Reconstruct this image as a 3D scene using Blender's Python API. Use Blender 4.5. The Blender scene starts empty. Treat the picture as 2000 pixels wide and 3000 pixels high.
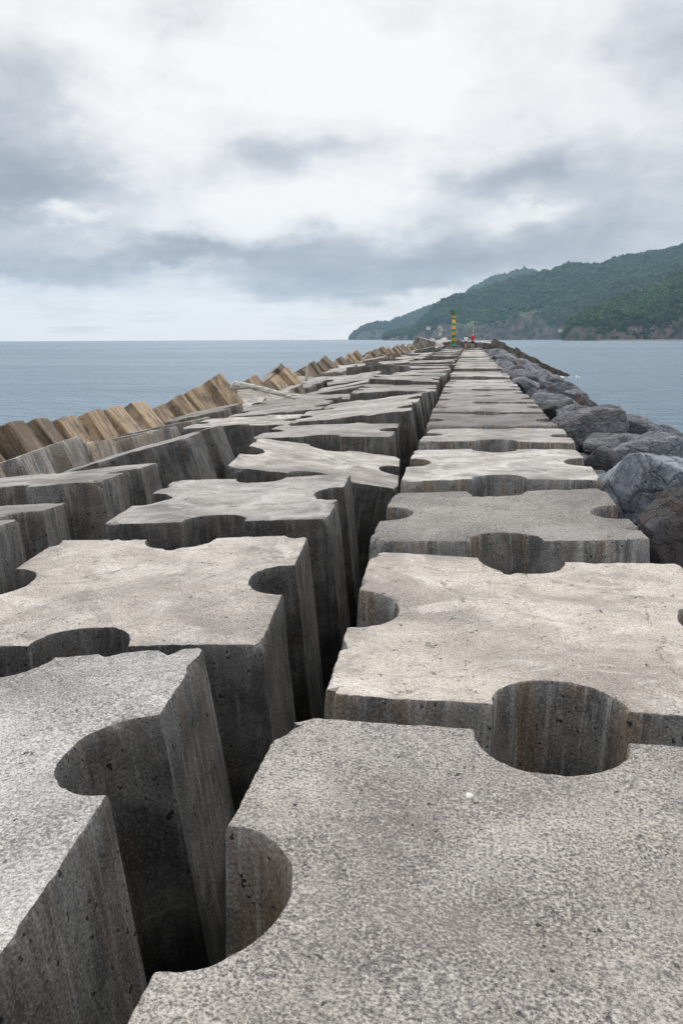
import bpy, bmesh, math, random
import numpy as np
from mathutils import Vector, Matrix, Euler
from mathutils.geometry import delaunay_2d_cdt

R = math.radians
sc = bpy.context.scene
COL = sc.collection
CAMZ = 5.5                       # camera height above the sea
S, G, GD, HB, TP = 2.144, .1363 * 2.144, .1276 * 2.144, 2.5, .045

# ------------------------------------------------------------------ helpers
def link(o):
    COL.objects.link(o)
    return o

def mesh_obj(name, verts, faces, mats, smooth=True, parent=None, midx=None):
    me = bpy.data.meshes.new(name)
    me.from_pydata([tuple(v) for v in verts], [], [tuple(f) for f in faces])
    for m in (mats if isinstance(mats, (list, tuple)) else [mats]):
        me.materials.append(m)
    if midx is not None:
        me.polygons.foreach_set('material_index', midx)
    if smooth:
        me.polygons.foreach_set('use_smooth', [True] * len(me.polygons))
    me.update()
    o = link(bpy.data.objects.new(name, me))
    if parent:
        o.parent = parent
    return o

def bm_obj(name, bm, mats, smooth=False, parent=None):
    me = bpy.data.meshes.new(name)
    bm.normal_update()
    bm.to_mesh(me)
    bm.free()
    for m in (mats if isinstance(mats, (list, tuple)) else [mats]):
        me.materials.append(m)
    if smooth:
        me.polygons.foreach_set('use_smooth', [True] * len(me.polygons))
    o = link(bpy.data.objects.new(name, me))
    if parent:
        o.parent = parent
    return o

def tag(o, label=None, cat=None, group=None, kind=None):
    if label: o['label'] = label
    if cat: o['category'] = cat
    if group: o['group'] = group
    if kind: o['kind'] = kind
    return o

def empty(name, loc, rz=0):
    o = bpy.data.objects.new(name, None)
    o.location = loc
    o.rotation_euler = (0, 0, rz)
    o.empty_display_size = .2
    return link(o)

# vectorised value noise --------------------------------------------------
def _h(ix, iy, iz, s):
    n = (ix * 374761393 + iy * 668265263 + iz * 2147483647 + s * 974634541) & 0xffffffff
    n = ((n ^ (n >> 13)) * 1274126177) & 0xffffffff
    n = ((n ^ (n >> 15)) * 2246822519) & 0xffffffff
    return ((n ^ (n >> 16)) & 0xffffff) / float(0xffffff)

def vnoise(p, s=0):
    p = np.asarray(p, float)
    i = np.floor(p).astype(np.int64)
    f = p - i
    f = f * f * f * (f * (f * 6 - 15) + 10)
    r = 0
    for dx in (0, 1):
        for dy in (0, 1):
            for dz in (0, 1):
                w = (f[:, 0] if dx else 1 - f[:, 0]) * (f[:, 1] if dy else 1 - f[:, 1]) * (f[:, 2] if dz else 1 - f[:, 2])
                r = r + w * _h(i[:, 0] + dx, i[:, 1] + dy, i[:, 2] + dz, s)
    return r * 2 - 1

def fbm(p, s=0, o=4, g=.5):
    p = np.asarray(p, float)
    a, r, t = 1., 0, 0
    for k in range(o):
        r = r + a * vnoise(p * 2 ** k + 13.7 * k, s + k)
        t += a
        a *= g
    return r / t

def ridged(p, s=0, o=4):
    p = np.asarray(p, float)
    a, r, t = 1., 0, 0
    for k in range(o):
        r = r + a * (1 - 2 * np.abs(vnoise(p * 2 ** k + 7.3 * k, s + k)))
        t += a
        a *= .5
    return r / t

# node DSL -----------------------------------------------------------------
class N:
    def __init__(s, tree):
        s.t = tree
    def n(s, typ, ins=None, **kw):
        nd = s.t.nodes.new(typ)
        for k, v in kw.items():
            setattr(nd, k, v)
        for k, v in (ins or {}).items():
            s.put(nd.inputs[k], v)
        return nd
    def put(s, sock, v):
        if isinstance(v, bpy.types.NodeSocket):
            s.t.links.new(v, sock)
        else:
            if sock.type == 'RGBA' and len(v) == 3:
                v = (*v, 1)
            sock.default_value = v
    def m(s, op, a, b=0., c=0., clamp=False):
        nd = s.n('ShaderNodeMath', {0: a, 1: b, 2: c}, operation=op)
        nd.use_clamp = clamp
        return nd.outputs[0]
    def vm(s, op, a, b=(0, 0, 0)):
        nd = s.n('ShaderNodeVectorMath', {0: a}, operation=op)
        if op == 'SCALE':
            s.put(nd.inputs['Scale'], b)
        else:
            s.put(nd.inputs[1], b)
        return nd.outputs['Value' if op in ('LENGTH', 'DOT_PRODUCT') else 'Vector']
    def noise(s, v, scale=1., detail=3., rough=.5, dist=0.):
        return s.n('ShaderNodeTexNoise', {'Vector': v, 'Scale': scale, 'Detail': detail, 'Roughness': rough, 'Distortion': dist}).outputs['Fac']
    def ramp(s, f, stops, interp='LINEAR'):
        nd = s.n('ShaderNodeValToRGB', {'Fac': f})
        cr = nd.color_ramp
        cr.interpolation = interp
        while len(cr.elements) < len(stops):
            cr.elements.new(.5)
        for e, (p, c) in zip(cr.elements, stops):
            e.position = p
            e.color = (c, c, c, 1) if isinstance(c, (int, float)) else (*c, 1)
        return nd.outputs['Color']
    def rng(s, f, a, b, c=0., d=1.):
        return s.n('ShaderNodeMapRange', {0: f, 1: a, 2: b, 3: c, 4: d}).outputs[0]
    def mix(s, f, a, b, mode='MIX'):
        nd = s.n('ShaderNodeMix', data_type='RGBA', blend_type=mode)
        s.put(nd.inputs['Factor'], f)
        s.put(nd.inputs['A'], a)
        s.put(nd.inputs['B'], b)
        return nd.outputs['Result']
    def attr(s, name):
        return s.n('ShaderNodeAttribute', attribute_name=name, attribute_type='OBJECT').outputs['Fac']
    def scale3(s, v, x, y, z):
        return s.vm('MULTIPLY', v, (x, y, z))

def material(name):
    m = bpy.data.materials.new(name)
    m.use_nodes = True
    m.node_tree.nodes.clear()
    q = N(m.node_tree)
    out = q.n('ShaderNodeOutputMaterial')
    b = q.n('ShaderNodeBsdfPrincipled')
    m.node_tree.links.new(b.outputs[0], out.inputs['Surface'])
    return m, q, b

def bump(q, b, h, strength, dist):
    nd = q.n('ShaderNodeBump', {'Height': h, 'Strength': strength, 'Distance': dist})
    q.put(b.inputs['Normal'], nd.outputs[0])

def plain(name, col, rough=.6, var=.15, scale=20., metal=0.):
    m, q, b = material(name)
    tc = q.n('ShaderNodeTexCoord').outputs['Object']
    f = q.noise(tc, scale, 4)
    q.put(b.inputs['Base Color'], q.mix(f, tuple(c * (1 - var) for c in col), tuple(min(1, c * (1 + var)) for c in col)))
    q.put(b.inputs['Roughness'], rough)
    q.put(b.inputs['Metallic'], metal)
    bump(q, b, f, .2, .01)
    return m

# ------------------------------------------------------------------ materials
def concrete_coords(q):
    tc = q.n('ShaderNodeTexCoord').outputs['Object']
    off = q.n('ShaderNodeCombineXYZ', {0: q.m('MULTIPLY', q.attr('seed'), 17.3), 1: q.m('MULTIPLY', q.attr('seed'), 9.1), 2: q.m('MULTIPLY', q.attr('seed'), 5.7)}).outputs[0]
    return tc, q.vm('ADD', tc, off)

def make_top():
    m, q, b = material('concrete_trowelled_top')
    tc, o = concrete_coords(q)
    tone, warm, grain = q.attr('tone'), q.attr('warm'), q.attr('grain')
    big = q.noise(o, .85, 5, .55, .6)
    streak = q.noise(q.scale3(o, .8, 1.3, 1), 1.5, 7, .66, 1.0)
    mid = q.noise(o, 5.5, 5, .6, .4)
    blot = q.noise(q.vm('ADD', o, (31, 7, 0)), 1.7, 4, .6, .8)
    # swirled trowel direction: coordinates bent by a slow noise
    bend = q.n('ShaderNodeTexNoise', {'Vector': o, 'Scale': .7, 'Detail': 1.}).outputs['Color']
    ob = q.vm('ADD', o, q.vm('SCALE', bend, 1.2))
    patch = q.rng(q.noise(q.vm('ADD', o, (6, 4, 1)), 2.6, 5, .6, .5), .36, .60, .66, 1.0)
    grain = q.m('MULTIPLY', grain, patch)
    gr = q.noise(o, 98, 3.0, .72)
    gr2 = q.noise(q.vm('ADD', o, (3, 11, 5)), 36, 5, .75)
    pits = q.noise(q.vm('ADD', o, (5, 1, 9)), 30, 2.5, .55)
    wisp = q.noise(q.scale3(q.vm('ADD', ob, (2, 5, 1)), .9, 1.9, 1), 1.7, 9, .74, 1.0)
    pale = q.mix(warm, (.52, .525, .53), (.60, .525, .445))
    dim = q.mix(warm, (.25, .25, .26), (.36, .31, .265))
    c = q.mix(q.rng(big, .37, .57), dim, pale)
    c = q.mix(q.m('MULTIPLY', q.rng(streak, .52, .62), q.m('MULTIPLY_ADD', q.attr('wisp'), .5, .15)), c, q.mix(warm, (.21, .205, .20), (.27, .225, .185)))
    c = q.mix(q.m('MULTIPLY', q.rng(blot, .53, .64), q.m('MULTIPLY_ADD', q.attr('wisp'), .75, .15)), c, q.mix(warm, (.70, .70, .70), (.74, .68, .61)))
    c = q.mix(q.m('MULTIPLY', q.rng(wisp, .53, .66), q.m('MULTIPLY', q.attr('wisp'), .85)), c, (.76, .75, .73))
    c = q.mix(q.m('MULTIPLY', q.rng(wisp, .46, .36), q.m('MULTIPLY', q.attr('wisp'), .7)), c, (.21, .20, .195))
    c = q.mix(q.m('MULTIPLY', q.rng(mid, .52, .72), .45), c, (.27, .24, .21))
    stain = q.noise(q.vm('ADD', o, (9, 2, 6)), 1.15, 7, .62, 1.4)
    c = q.mix(q.m('MULTIPLY', q.rng(stain, .57, .64), q.m('MULTIPLY_ADD', q.attr('wisp'), .45, .10)), c, (.15, .142, .135))
    rim = q.n('ShaderNodeTexVoronoi', {'Vector': q.vm('ADD', o, q.vm('SCALE', q.n('ShaderNodeTexNoise', {'Vector': o, 'Scale': 2.4, 'Detail': 6., 'Roughness': .65}).outputs['Color'], .55)), 'Scale': .62}, feature='DISTANCE_TO_EDGE').outputs['Distance']
    crk = q.m('MULTIPLY', q.m('MULTIPLY', q.rng(rim, .0045, .0015), q.rng(mid, .49, .55)), q.attr('crack'))
    c = q.mix(q.m('MULTIPLY', crk, .85), c, (.05, .048, .045))
    # aggregate speckle
    c = q.mix(q.m('MULTIPLY', q.rng(gr, .52, .37), q.m('MULTIPLY', grain, .86)), c, (.085, .085, .095))
    c = q.mix(q.m('MULTIPLY', q.rng(gr, .54, .64), q.m('MULTIPLY', grain, .60)), c, (.82, .79, .75))
    c = q.mix(q.m('MULTIPLY', q.rng(gr2, .47, .36), q.m('MULTIPLY', grain, .75)), c, (.12, .12, .125))
    pm = q.m('MULTIPLY', q.rng(pits, .335, .31), q.rng(mid, .44, .6))
    c = q.mix(pm, c, (.05, .05, .055))
    hsv = q.n('ShaderNodeHueSaturation', {'Color': c, 'Value': tone, 'Saturation': .86})
    q.put(b.inputs['Base Color'], hsv.outputs[0])
    q.put(b.inputs['Roughness'], .88)
    q.put(b.inputs['Specular IOR Level'], .25)
    h = q.m('ADD', q.m('MULTIPLY', gr, 1.0), q.m('ADD', q.m('MULTIPLY', mid, .8), q.m('ADD', q.m('MULTIPLY', crk, -.8), q.m('MULTIPLY', pm, -1.2))))
    bump(q, b, h, 1.0, .022)
    return m

def make_side():
    m, q, b = material('formed_concrete_side')
    tc, o = concrete_coords(q)
    tone, ochre = q.attr('tone'), q.attr('ochre')
    st = q.noise(q.scale3(o, 7, 7, .55), 1.6, 6, .65, .3)
    st2 = q.noise(q.scale3(q.vm('ADD', o, (4, 9, 2)), 16, 16, .9), 1.5, 4, .6)
    st3 = q.noise(q.scale3(q.vm('ADD', o, (14, 3, 8)), 3, 3, .5), 1.2, 5, .6, .6)
    mott = q.noise(o, 3.2, 6, .62, .5)
    gr = q.noise(o, 85, 3, .65)
    pit = q.noise(q.vm('ADD', o, (2, 2, 2)), 26, 2, .5)
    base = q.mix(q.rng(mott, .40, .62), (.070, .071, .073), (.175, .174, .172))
    base = q.mix(q.m('MULTIPLY', q.rng(st3, .46, .62), q.attr('rust')), base, (.140, .098, .062))
    oc = q.mix(q.rng(st3, .42, .58), (.175, .112, .058), (.32, .24, .155))
    oc = q.mix(q.m('MULTIPLY', q.rng(mott, .50, .62), .75), oc, (.070, .055, .045))
    oc = q.mix(q.m('MULTIPLY', q.rng(st, .60, .74), .35), oc, (.34, .315, .285))
    base = q.mix(ochre, base, oc)
    base = q.mix(q.m('MULTIPLY', q.rng(st2, .53, .68), .50), base, (.33, .335, .335))
    base = q.mix(q.m('MULTIPLY', q.rng(st, .47, .35), .62), base, (.038, .036, .034))
    base = q.mix(q.m('MULTIPLY', q.rng(gr, .50, .36), .55), base, (.02, .02, .022))
    base = q.mix(q.m('MULTIPLY', q.rng(gr, .56, .66), .32), base, (.38, .38, .375))
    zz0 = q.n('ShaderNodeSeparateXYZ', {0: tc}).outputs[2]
    gap_shade = q.m('ADD', zz0, q.m('ADD', q.m('MULTIPLY', q.m('SUBTRACT', st3, .5), 1.6), q.m('MULTIPLY', q.m('SUBTRACT', mott, .5), .9)))  # shade of the gaps painted on the lower sides, with a ragged noise edge
    base = q.mix(q.m('MULTIPLY', q.rng(gap_shade, -.75, -1.35), q.m('MULTIPLY_ADD', ochre, -.9, .9)), base, (.018, .019, .018))
    pm = q.rng(pit, .325, .30)
    base = q.mix(pm, base, (.02, .02, .02))
    # pour line across the form
    w = q.noise(q.scale3(o, 6, 6, 0), 1.0, 3)
    z = q.n('ShaderNodeSeparateXYZ', {0: tc}).outputs[2]
    dz = q.m('ABSOLUTE', q.m('ADD', q.m('ADD', z, .86), q.m('MULTIPLY', q.m('SUBTRACT', w, .5), .05)))
    ln = q.m('MULTIPLY', q.rng(dz, .012, .003), q.rng(mott, .54, .60))
    base = q.mix(q.m('MULTIPLY', ln, .35), base, (.30, .30, .29))
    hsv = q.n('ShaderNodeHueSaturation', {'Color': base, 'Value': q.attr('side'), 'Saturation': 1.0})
    q.put(b.inputs['Base Color'], hsv.outputs[0])
    q.put(b.inputs['Roughness'], .85)
    q.put(b.inputs['Specular IOR Level'], .3)
    h = q.m('ADD', q.m('MULTIPLY', gr, .6), q.m('ADD', q.m('MULTIPLY', mott, 1.2), q.m('MULTIPLY', pm, -1.5)))
    bump(q, b, h, .7, .012)
    return m

def make_rock():
    m, q, b = material('basalt_boulder')
    tc, o = concrete_coords(q)
    tone, warm = q.attr('tone'), q.attr('warm')
    n1 = q.noise(o, 1.1, 6, .6, .6)
    n2 = q.noise(q.scale3(o, 1, 1, 1.4), 4.0, 8, .72, .7)
    n3 = q.noise(o, 28, 4, .65)
    vor = q.n('ShaderNodeTexVoronoi', {'Vector': q.vm('ADD', o, q.vm('SCALE', q.n('ShaderNodeTexNoise', {'Vector': o, 'Scale': 6.}).outputs['Color'], .15)), 'Scale': 13.}).outputs['Distance']
    vsel = q.noise(q.vm('ADD', o, (7, 3, 1)), 5.5, 2)
    c = q.mix(q.rng(n1, .36, .64), (.085, .098, .118), (.225, .248, .28))
    c = q.mix(q.m('MULTIPLY', q.rng(n2, .52, .66), .75), c, (.33, .35, .38))
    c = q.mix(q.m('MULTIPLY', q.rng(n2, .47, .34), .75), c, (.05, .054, .062))
    c = q.mix(q.m('MULTIPLY', warm, q.rng(n1, .35, .6)), c, (.135, .075, .052))
    c = q.mix(q.m('MULTIPLY', q.rng(n3, .5, .34), .6), c, (.03, .032, .036))
    c = q.mix(q.m('MULTIPLY', q.rng(n3, .56, .72), .35), c, (.42, .42, .42))
    vc = q.n('ShaderNodeTexVoronoi', {'Vector': q.vm('ADD', o, q.vm('SCALE', q.n('ShaderNodeTexNoise', {'Vector': o, 'Scale': 3., 'Detail': 5.}).outputs['Color'], .5)), 'Scale': 2.3}, feature='DISTANCE_TO_EDGE').outputs['Distance']
    vcell = q.n('ShaderNodeTexVoronoi', {'Vector': q.vm('ADD', o, q.vm('SCALE', q.n('ShaderNodeTexNoise', {'Vector': o, 'Scale': 3., 'Detail': 5.}).outputs['Color'], .5)), 'Scale': 2.3}).outputs['Color']
    vcs = q.n('ShaderNodeSeparateColor', {0: vcell}).outputs[0]
    c = q.mix(q.m('MULTIPLY', q.rng(vc, .035, .0), .7), c, (.03, .032, .038))
    c = q.mix(q.m('MULTIPLY', q.rng(vcs, .3, 1.), .35), c, (.30, .315, .345))
    pit = q.m('MULTIPLY', q.rng(vor, .20, .10), q.m('MULTIPLY', q.rng(vsel, .50, .56), q.attr('pits')))
    c = q.mix(pit, c, (.015, .015, .018))
    hsv = q.n('ShaderNodeHueSaturation', {'Color': c, 'Value': tone, 'Saturation': 1.1})
    q.put(b.inputs['Base Color'], hsv.outputs[0])
    q.put(b.inputs['Roughness'], .75)
    q.put(b.inputs['Specular IOR Level'], .35)
    h = q.m('ADD', q.m('ADD', q.m('ADD', n2, q.m('MULTIPLY', q.rng(vc, 0., .08), .35)), q.m('MULTIPLY', n3, .35)), q.m('ADD', q.m('MULTIPLY', vcs, .25), q.m('MULTIPLY', pit, -.8)))
    bump(q, b, h, 1.0, .09)
    return m

def make_rubble():
    m, q, b = material('gap_dark_rubble')
    tc = q.n('ShaderNodeTexCoord').outputs['Object']
    v = q.n('ShaderNodeTexVoronoi', {'Vector': tc, 'Scale': 2.2}).outputs['Distance']
    q.put(b.inputs['Base Color'], q.mix(v, (.008, .008, .009), (.03, .03, .033)))  # rubble colour set near black so the gaps look deeper in shade
    q.put(b.inputs['Roughness'], .7)
    bump(q, b, v, 1., .25)
    return m

def make_sea():
    m, q, b = material('sea_water')
    tc = q.n('ShaderNodeTexCoord').outputs['Object']
    swell = q.noise(q.scale3(tc, .05, .09, 1), 1., 3, .5, .4)
    chop = q.noise(q.scale3(tc, .45, .75, 1), 1., 4, .6, .7)
    rip = q.noise(q.scale3(tc, 1.6, 2.2, 1), 1., 3, .6, .5)
    slick = q.noise(q.scale3(tc, .0022, .014, 1), 1., 5, .62, .8)
    h = q.m('ADD', q.m('MULTIPLY', swell, 2.2), q.m('ADD', q.m('MULTIPLY', chop, .9), q.m('MULTIPLY', rip, .22)))
    q.put(b.inputs['Base Color'], q.mix(slick, (.105, .185, .265), (.145, .23, .31)))
    q.put(b.inputs['Roughness'], q.rng(slick, .35, .65, .16, .30))
    q.put(b.inputs['IOR'], 1.33)
    bump(q, b, h, q.rng(slick, .35, .65, .65, 1.0), 1.8)
    return m

def make_land(name, cols, rock, fieldc, fscale):
    m, q, b = material(name)
    g = q.n('ShaderNodeNewGeometry')
    p = g.outputs['Position']
    cliff = q.n('ShaderNodeAttribute', attribute_name='cliff').outputs['Fac']
    n1 = q.noise(p, .012, 5, .6, .5)
    n2 = q.noise(p, .09, 4, .65)
    c = q.mix(q.rng(n1, .36, .64), cols[0], cols[1])
    c = q.mix(q.m('MULTIPLY', q.rng(n2, .5, .36), .6), c, cols[2])
    fld = q.noise(q.vm('ADD', p, (133, 51, 0)), fscale, 3, .5)
    c = q.mix(q.m('MULTIPLY', q.rng(fld, .60, .66), .8), c, fieldc)
    rn = q.noise(q.scale3(p, 1, 1, .35), .045, 6, .7, .8)
    rc = q.mix(q.rng(rn, .38, .62), rock[0], rock[1])
    pale = q.noise(q.scale3(p, 1, 1, .6), .018, 4, .6)
    rc = q.mix(q.rng(pale, .60, .66), rc, rock[2])
    veg = q.noise(p, .06, 5, .7)
    cf = q.m('MULTIPLY', cliff, q.rng(veg, .60, .46))
    c = q.mix(cf, c, rc)
    q.put(b.inputs['Base Color'], c)
    q.put(b.inputs['Roughness'], .95)
    q.put(b.inputs['Specular IOR Level'], .1)
    bump(q, b, n2, .8, 4.)
    return m

def make_canopy(name, c0, c1, c2):
    m, q, b = material(name)
    g = q.n('ShaderNodeNewGeometry')
    ri = g.outputs['Random Per Island']
    n1 = q.noise(g.outputs['Position'], .010, 6, .68, .6)
    n2 = q.noise(g.outputs['Position'], .9, 3, .7)
    c = q.mix(q.rng(n1, .41, .59), c0, c1)
    c = q.mix(q.m('MULTIPLY', ri, .7), c, c2)
    c = q.mix(q.m('MULTIPLY', q.rng(n2, .52, .38), .6), c, tuple(v * .35 for v in c0))
    q.put(b.inputs['Base Color'], c)
    q.put(b.inputs['Roughness'], .9)
    q.put(b.inputs['Specular IOR Level'], .15)
    return m

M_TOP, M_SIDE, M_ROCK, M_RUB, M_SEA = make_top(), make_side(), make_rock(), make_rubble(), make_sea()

# ------------------------------------------------------------------ sky + light
F, PITCH, YAW, ROLL = 2289.41, .217876, .161175, -.005072   # photo pixels (2000 wide), radians
SUN_AZ, SUN_EL = R(6), R(60)      # azimuth from +Y towards +X

def build_world():
    w = bpy.data.worlds.new('World')
    sc.world = w
    w.use_nodes = True
    t = w.node_tree
    t.nodes.clear()
    q = N(t)
    out = q.n('ShaderNodeOutputWorld')
    bg = q.n('ShaderNodeBackground')
    t.links.new(bg.outputs[0], out.inputs[0])
    sky = q.n('ShaderNodeTexSky', sky_type='NISHITA')
    sky.sun_disc = False
    sky.sun_elevation = SUN_EL
    sky.sun_rotation = SUN_AZ
    d = q.n('ShaderNodeTexCoord').outputs['Generated']
    sx = q.n('ShaderNodeSeparateXYZ', {0: d})
    x, y, z = sx.outputs
    az = q.m('MULTIPLY', q.m('ARCTAN2', x, y), 57.29578)
    el = q.m('MULTIPLY', q.m('ARCSINE', z), 57.29578)
    # cloud deck seen in perspective
    zz = q.m('ADD', q.m('MAXIMUM', z, 0.0), .09)
    deck = q.n('ShaderNodeCombineXYZ', {0: q.m('DIVIDE', x, zz), 1: q.m('DIVIDE', y, zz), 2: 0.}).outputs[0]
    n1 = q.noise(deck, .75, 7, .56, .35)
    n2 = q.noise(q.vm('ADD', deck, (4.3, 8.1, 0)), 2.1, 7, .6, .5)
    wc = q.n('ShaderNodeTexNoise', {'Vector': q.scale3(d, 1, 1, 2), 'Scale': 9., 'Detail': 6., 'Roughness': .58}).outputs['Color']
    ws = q.n('ShaderNodeSeparateColor', {0: wc})
    azw = q.m('ADD', az, q.m('MULTIPLY', q.m('SUBTRACT', ws.outputs[0], .5), 11.))
    elw = q.m('ADD', el, q.m('MULTIPLY', q.m('SUBTRACT', ws.outputs[1], .5), 5.5))
    k = 2000 / 1568
    def ang(px, py):
        return math.degrees(math.atan((px * k - 1000) / F)) - math.degrees(YAW), math.degrees(math.atan((1500 - py * k) / F)) - math.degrees(PITCH)
    # cloud masses: image-scale centre, half widths, density
    BL = [(100, 190, 170, 70, -.20), (70, 330, 190, 100, -.30), (150, 470, 220, 60, -.42), (40, 420, 120, 60, -.15),
          (130, 590, 330, 34, -.36), (480, 590, 160, 26, -.20), (640, 372, 130, 44, -.34), (790, 335, 120, 30, -.18),
          (820, 600, 330, 48, -.42), (780, 668, 260, 24, -.34), (300, 632, 260, 16, -.20), (1130, 420, 130, 50, -.34), (1400, 440, 230, 80, -.34),
          (1480, 150, 130, 110, -.24), (1330, 575, 300, 50, -.30), (1120, 640, 160, 40, -.22), (450, 15, 70, 30, -.22), (960, 40, 90, 30, -.10), (1130, 190, 110, 50, -.10),
          (600, 490, 230, 60, .16), (350, 290, 110, 120, .12), (620, 150, 320, 110, .10), (980, 230, 220, 90, .07),
          (250, 705, 650, 30, .06), (200, 765, 800, 20, .14), (205, 502, 60, 16, .40), (430, 628, 110, 12, .30), (1190, 492, 70, 18, .26), (950, 690, 90, 14, .25), (850, 430, 120, 40, .15), (60, 60, 150, 60, .08), (1400, 300, 120, 50, .10)]
    val = .885
    for px, py, wx, wy, a in BL:
        ca, ce = ang(px, py)
        da = wx * k / F * 57.3
        de = wy * k / F * 57.3
        u = q.m('DIVIDE', q.m('SUBTRACT', azw, ca), da)
        v = q.m('DIVIDE', q.m('SUBTRACT', elw, ce), de)
        r2 = q.m('ADD', q.m('MULTIPLY', u, u), q.m('MULTIPLY', v, v))
        e = q.m('EXPONENT', q.m('MULTIPLY', r2, -.7))
        val = q.m('MULTIPLY_ADD', e, a * 1.28, val)
    val = q.m('MULTIPLY_ADD', q.m('SUBTRACT', n1, .5), .45, val)
    val = q.m('MULTIPLY_ADD', q.m('SUBTRACT', n2, .5), .28, val)
    fine = q.noise(q.scale3(d, 1, 1, 1.35), 13., 9, .60, .4)
    val = q.m('MULTIPLY_ADD', q.m('SUBTRACT', fine, .5), .62, val)
    stk = q.noise(q.n('ShaderNodeCombineXYZ', {0: q.m('MULTIPLY', az, .07), 1: q.m('MULTIPLY', el, 1.15), 2: 0.}).outputs[0], 1.3, 7, .62, .5)
    val = q.m('MULTIPLY_ADD', q.m('MULTIPLY', q.m('SUBTRACT', stk, .5), q.rng(el, 5.5, 1.5)), 1.0, val)
    col = q.ramp(val, [(.0, (.205, .217, .250)), (.30, (.286, .300, .330)), (.55, (.412, .417, .437)), (.78, (.558, .550, .548)), (1., (.652, .638, .622))])
    cl = q.vm('SCALE', col, 10.)
    blend = q.mix(.95, sky.outputs[0], cl)
    q.put(bg.inputs['Color'], blend)
    q.put(bg.inputs['Strength'], .1)
    sun = bpy.data.lights.new('sun', 'SUN')
    sun.energy = 1.5
    sun.angle = R(45)
    sun.color = (1, .97, .93)
    so = link(bpy.data.objects.new('sun', sun))
    dv = Vector((math.sin(SUN_AZ) * math.cos(SUN_EL), math.cos(SUN_AZ) * math.cos(SUN_EL), math.sin(SUN_EL)))
    so.rotation_euler = dv.to_track_quat('Z', 'Y').to_euler()

build_world()

# ------------------------------------------------------------------ camera
cam = bpy.data.cameras.new('camera')
co = link(bpy.data.objects.new('camera', cam))
fw = Vector((-math.sin(YAW) * math.cos(PITCH), math.cos(YAW) * math.cos(PITCH), -math.sin(PITCH)))
rr = Vector((math.cos(YAW), math.sin(YAW), 0))
uu = rr.cross(fw)
r2 = rr * math.cos(ROLL) + uu * math.sin(ROLL)
u2 = -rr * math.sin(ROLL) + uu * math.cos(ROLL)
mw = Matrix((r2, u2, -fw)).transposed().to_4x4()
mw.translation = (0, 0, CAMZ)
co.matrix_world = mw
cam.sensor_fit = 'VERTICAL'
cam.sensor_height = 36
cam.lens = 36 * F / 3000
cam.clip_start = .05
cam.clip_end = 90000
sc.camera = co
sc.view_settings.view_transform = 'Standard'
sc.view_settings.look = 'None'
sc.view_settings.exposure = .64
sc.cycles.use_denoising = True
sc.cycles.denoiser = 'OPENIMAGEDENOISE'
sc.cycles.denoising_input_passes = 'RGB_ALBEDO_NORMAL'
sc.cycles.denoising_prefilter = 'ACCURATE'
sc.cycles.volume_bounces = 1
sc.view_settings.gamma = 1

# ------------------------------------------------------------------ grooved blocks
def outline(step):
    """top outline, counter-clockwise, square with a half-round groove in each side"""
    h = S / 2
    c = .035
    side = [(-h + c, -h)]
    def seg(a, b):
        n = max(1, int(math.dist(a, b) / step))
        return [(a[0] + (b[0] - a[0]) * i / n, a[1] + (b[1] - a[1]) * i / n) for i in range(n)]
    base = seg((-h + c, -h), (-G, -h))
    na = max(8, int(math.pi * G / step))
    base += [(-G * math.cos(math.pi * i / na), -h + GD * math.sin(math.pi * i / na) ** .92) for i in range(na)]
    base += seg((G, -h), (h - c, -h))
    base += seg((h - c, -h), (h, -h + c))
    pts = []
    for k in range(4):
        cs, sn = [(1, 0), (0, 1), (-1, 0), (0, -1)][k]
        pts += [(x * cs - y * sn, x * sn + y * cs) for x, y in base]
    return np.array(pts)

def inset_normals(p):
    a = np.roll(p, 1, 0)
    b = np.roll(p, -1, 0)
    e1 = p - a
    e2 = b - p
    n1 = np.stack([e1[:, 1], -e1[:, 0]], 1)
    n2 = np.stack([e2[:, 1], -e2[:, 0]], 1)
    n1 /= np.linalg.norm(n1, axis=1, keepdims=True)
    n2 /= np.linalg.norm(n2, axis=1, keepdims=True)
    n = n1 + n2
    n /= np.maximum(np.linalg.norm(n, axis=1, keepdims=True), .3)
    return n / np.maximum((n * n1).sum(1, keepdims=True), .6)   # outward

def in_poly(pts, poly):
    x, y = pts[:, 0], pts[:, 1]
    ins = np.zeros(len(pts), bool)
    n = len(poly)
    j = n - 1
    for i in range(n):
        xi, yi = poly[i]
        xj, yj = poly[j]
        c = ((yi > y) != (yj > y)) & (x < (xj - xi) * (y - yi) / (yj - yi + 1e-12) + xi)
        ins ^= c
        j = i
    return ins

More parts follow.
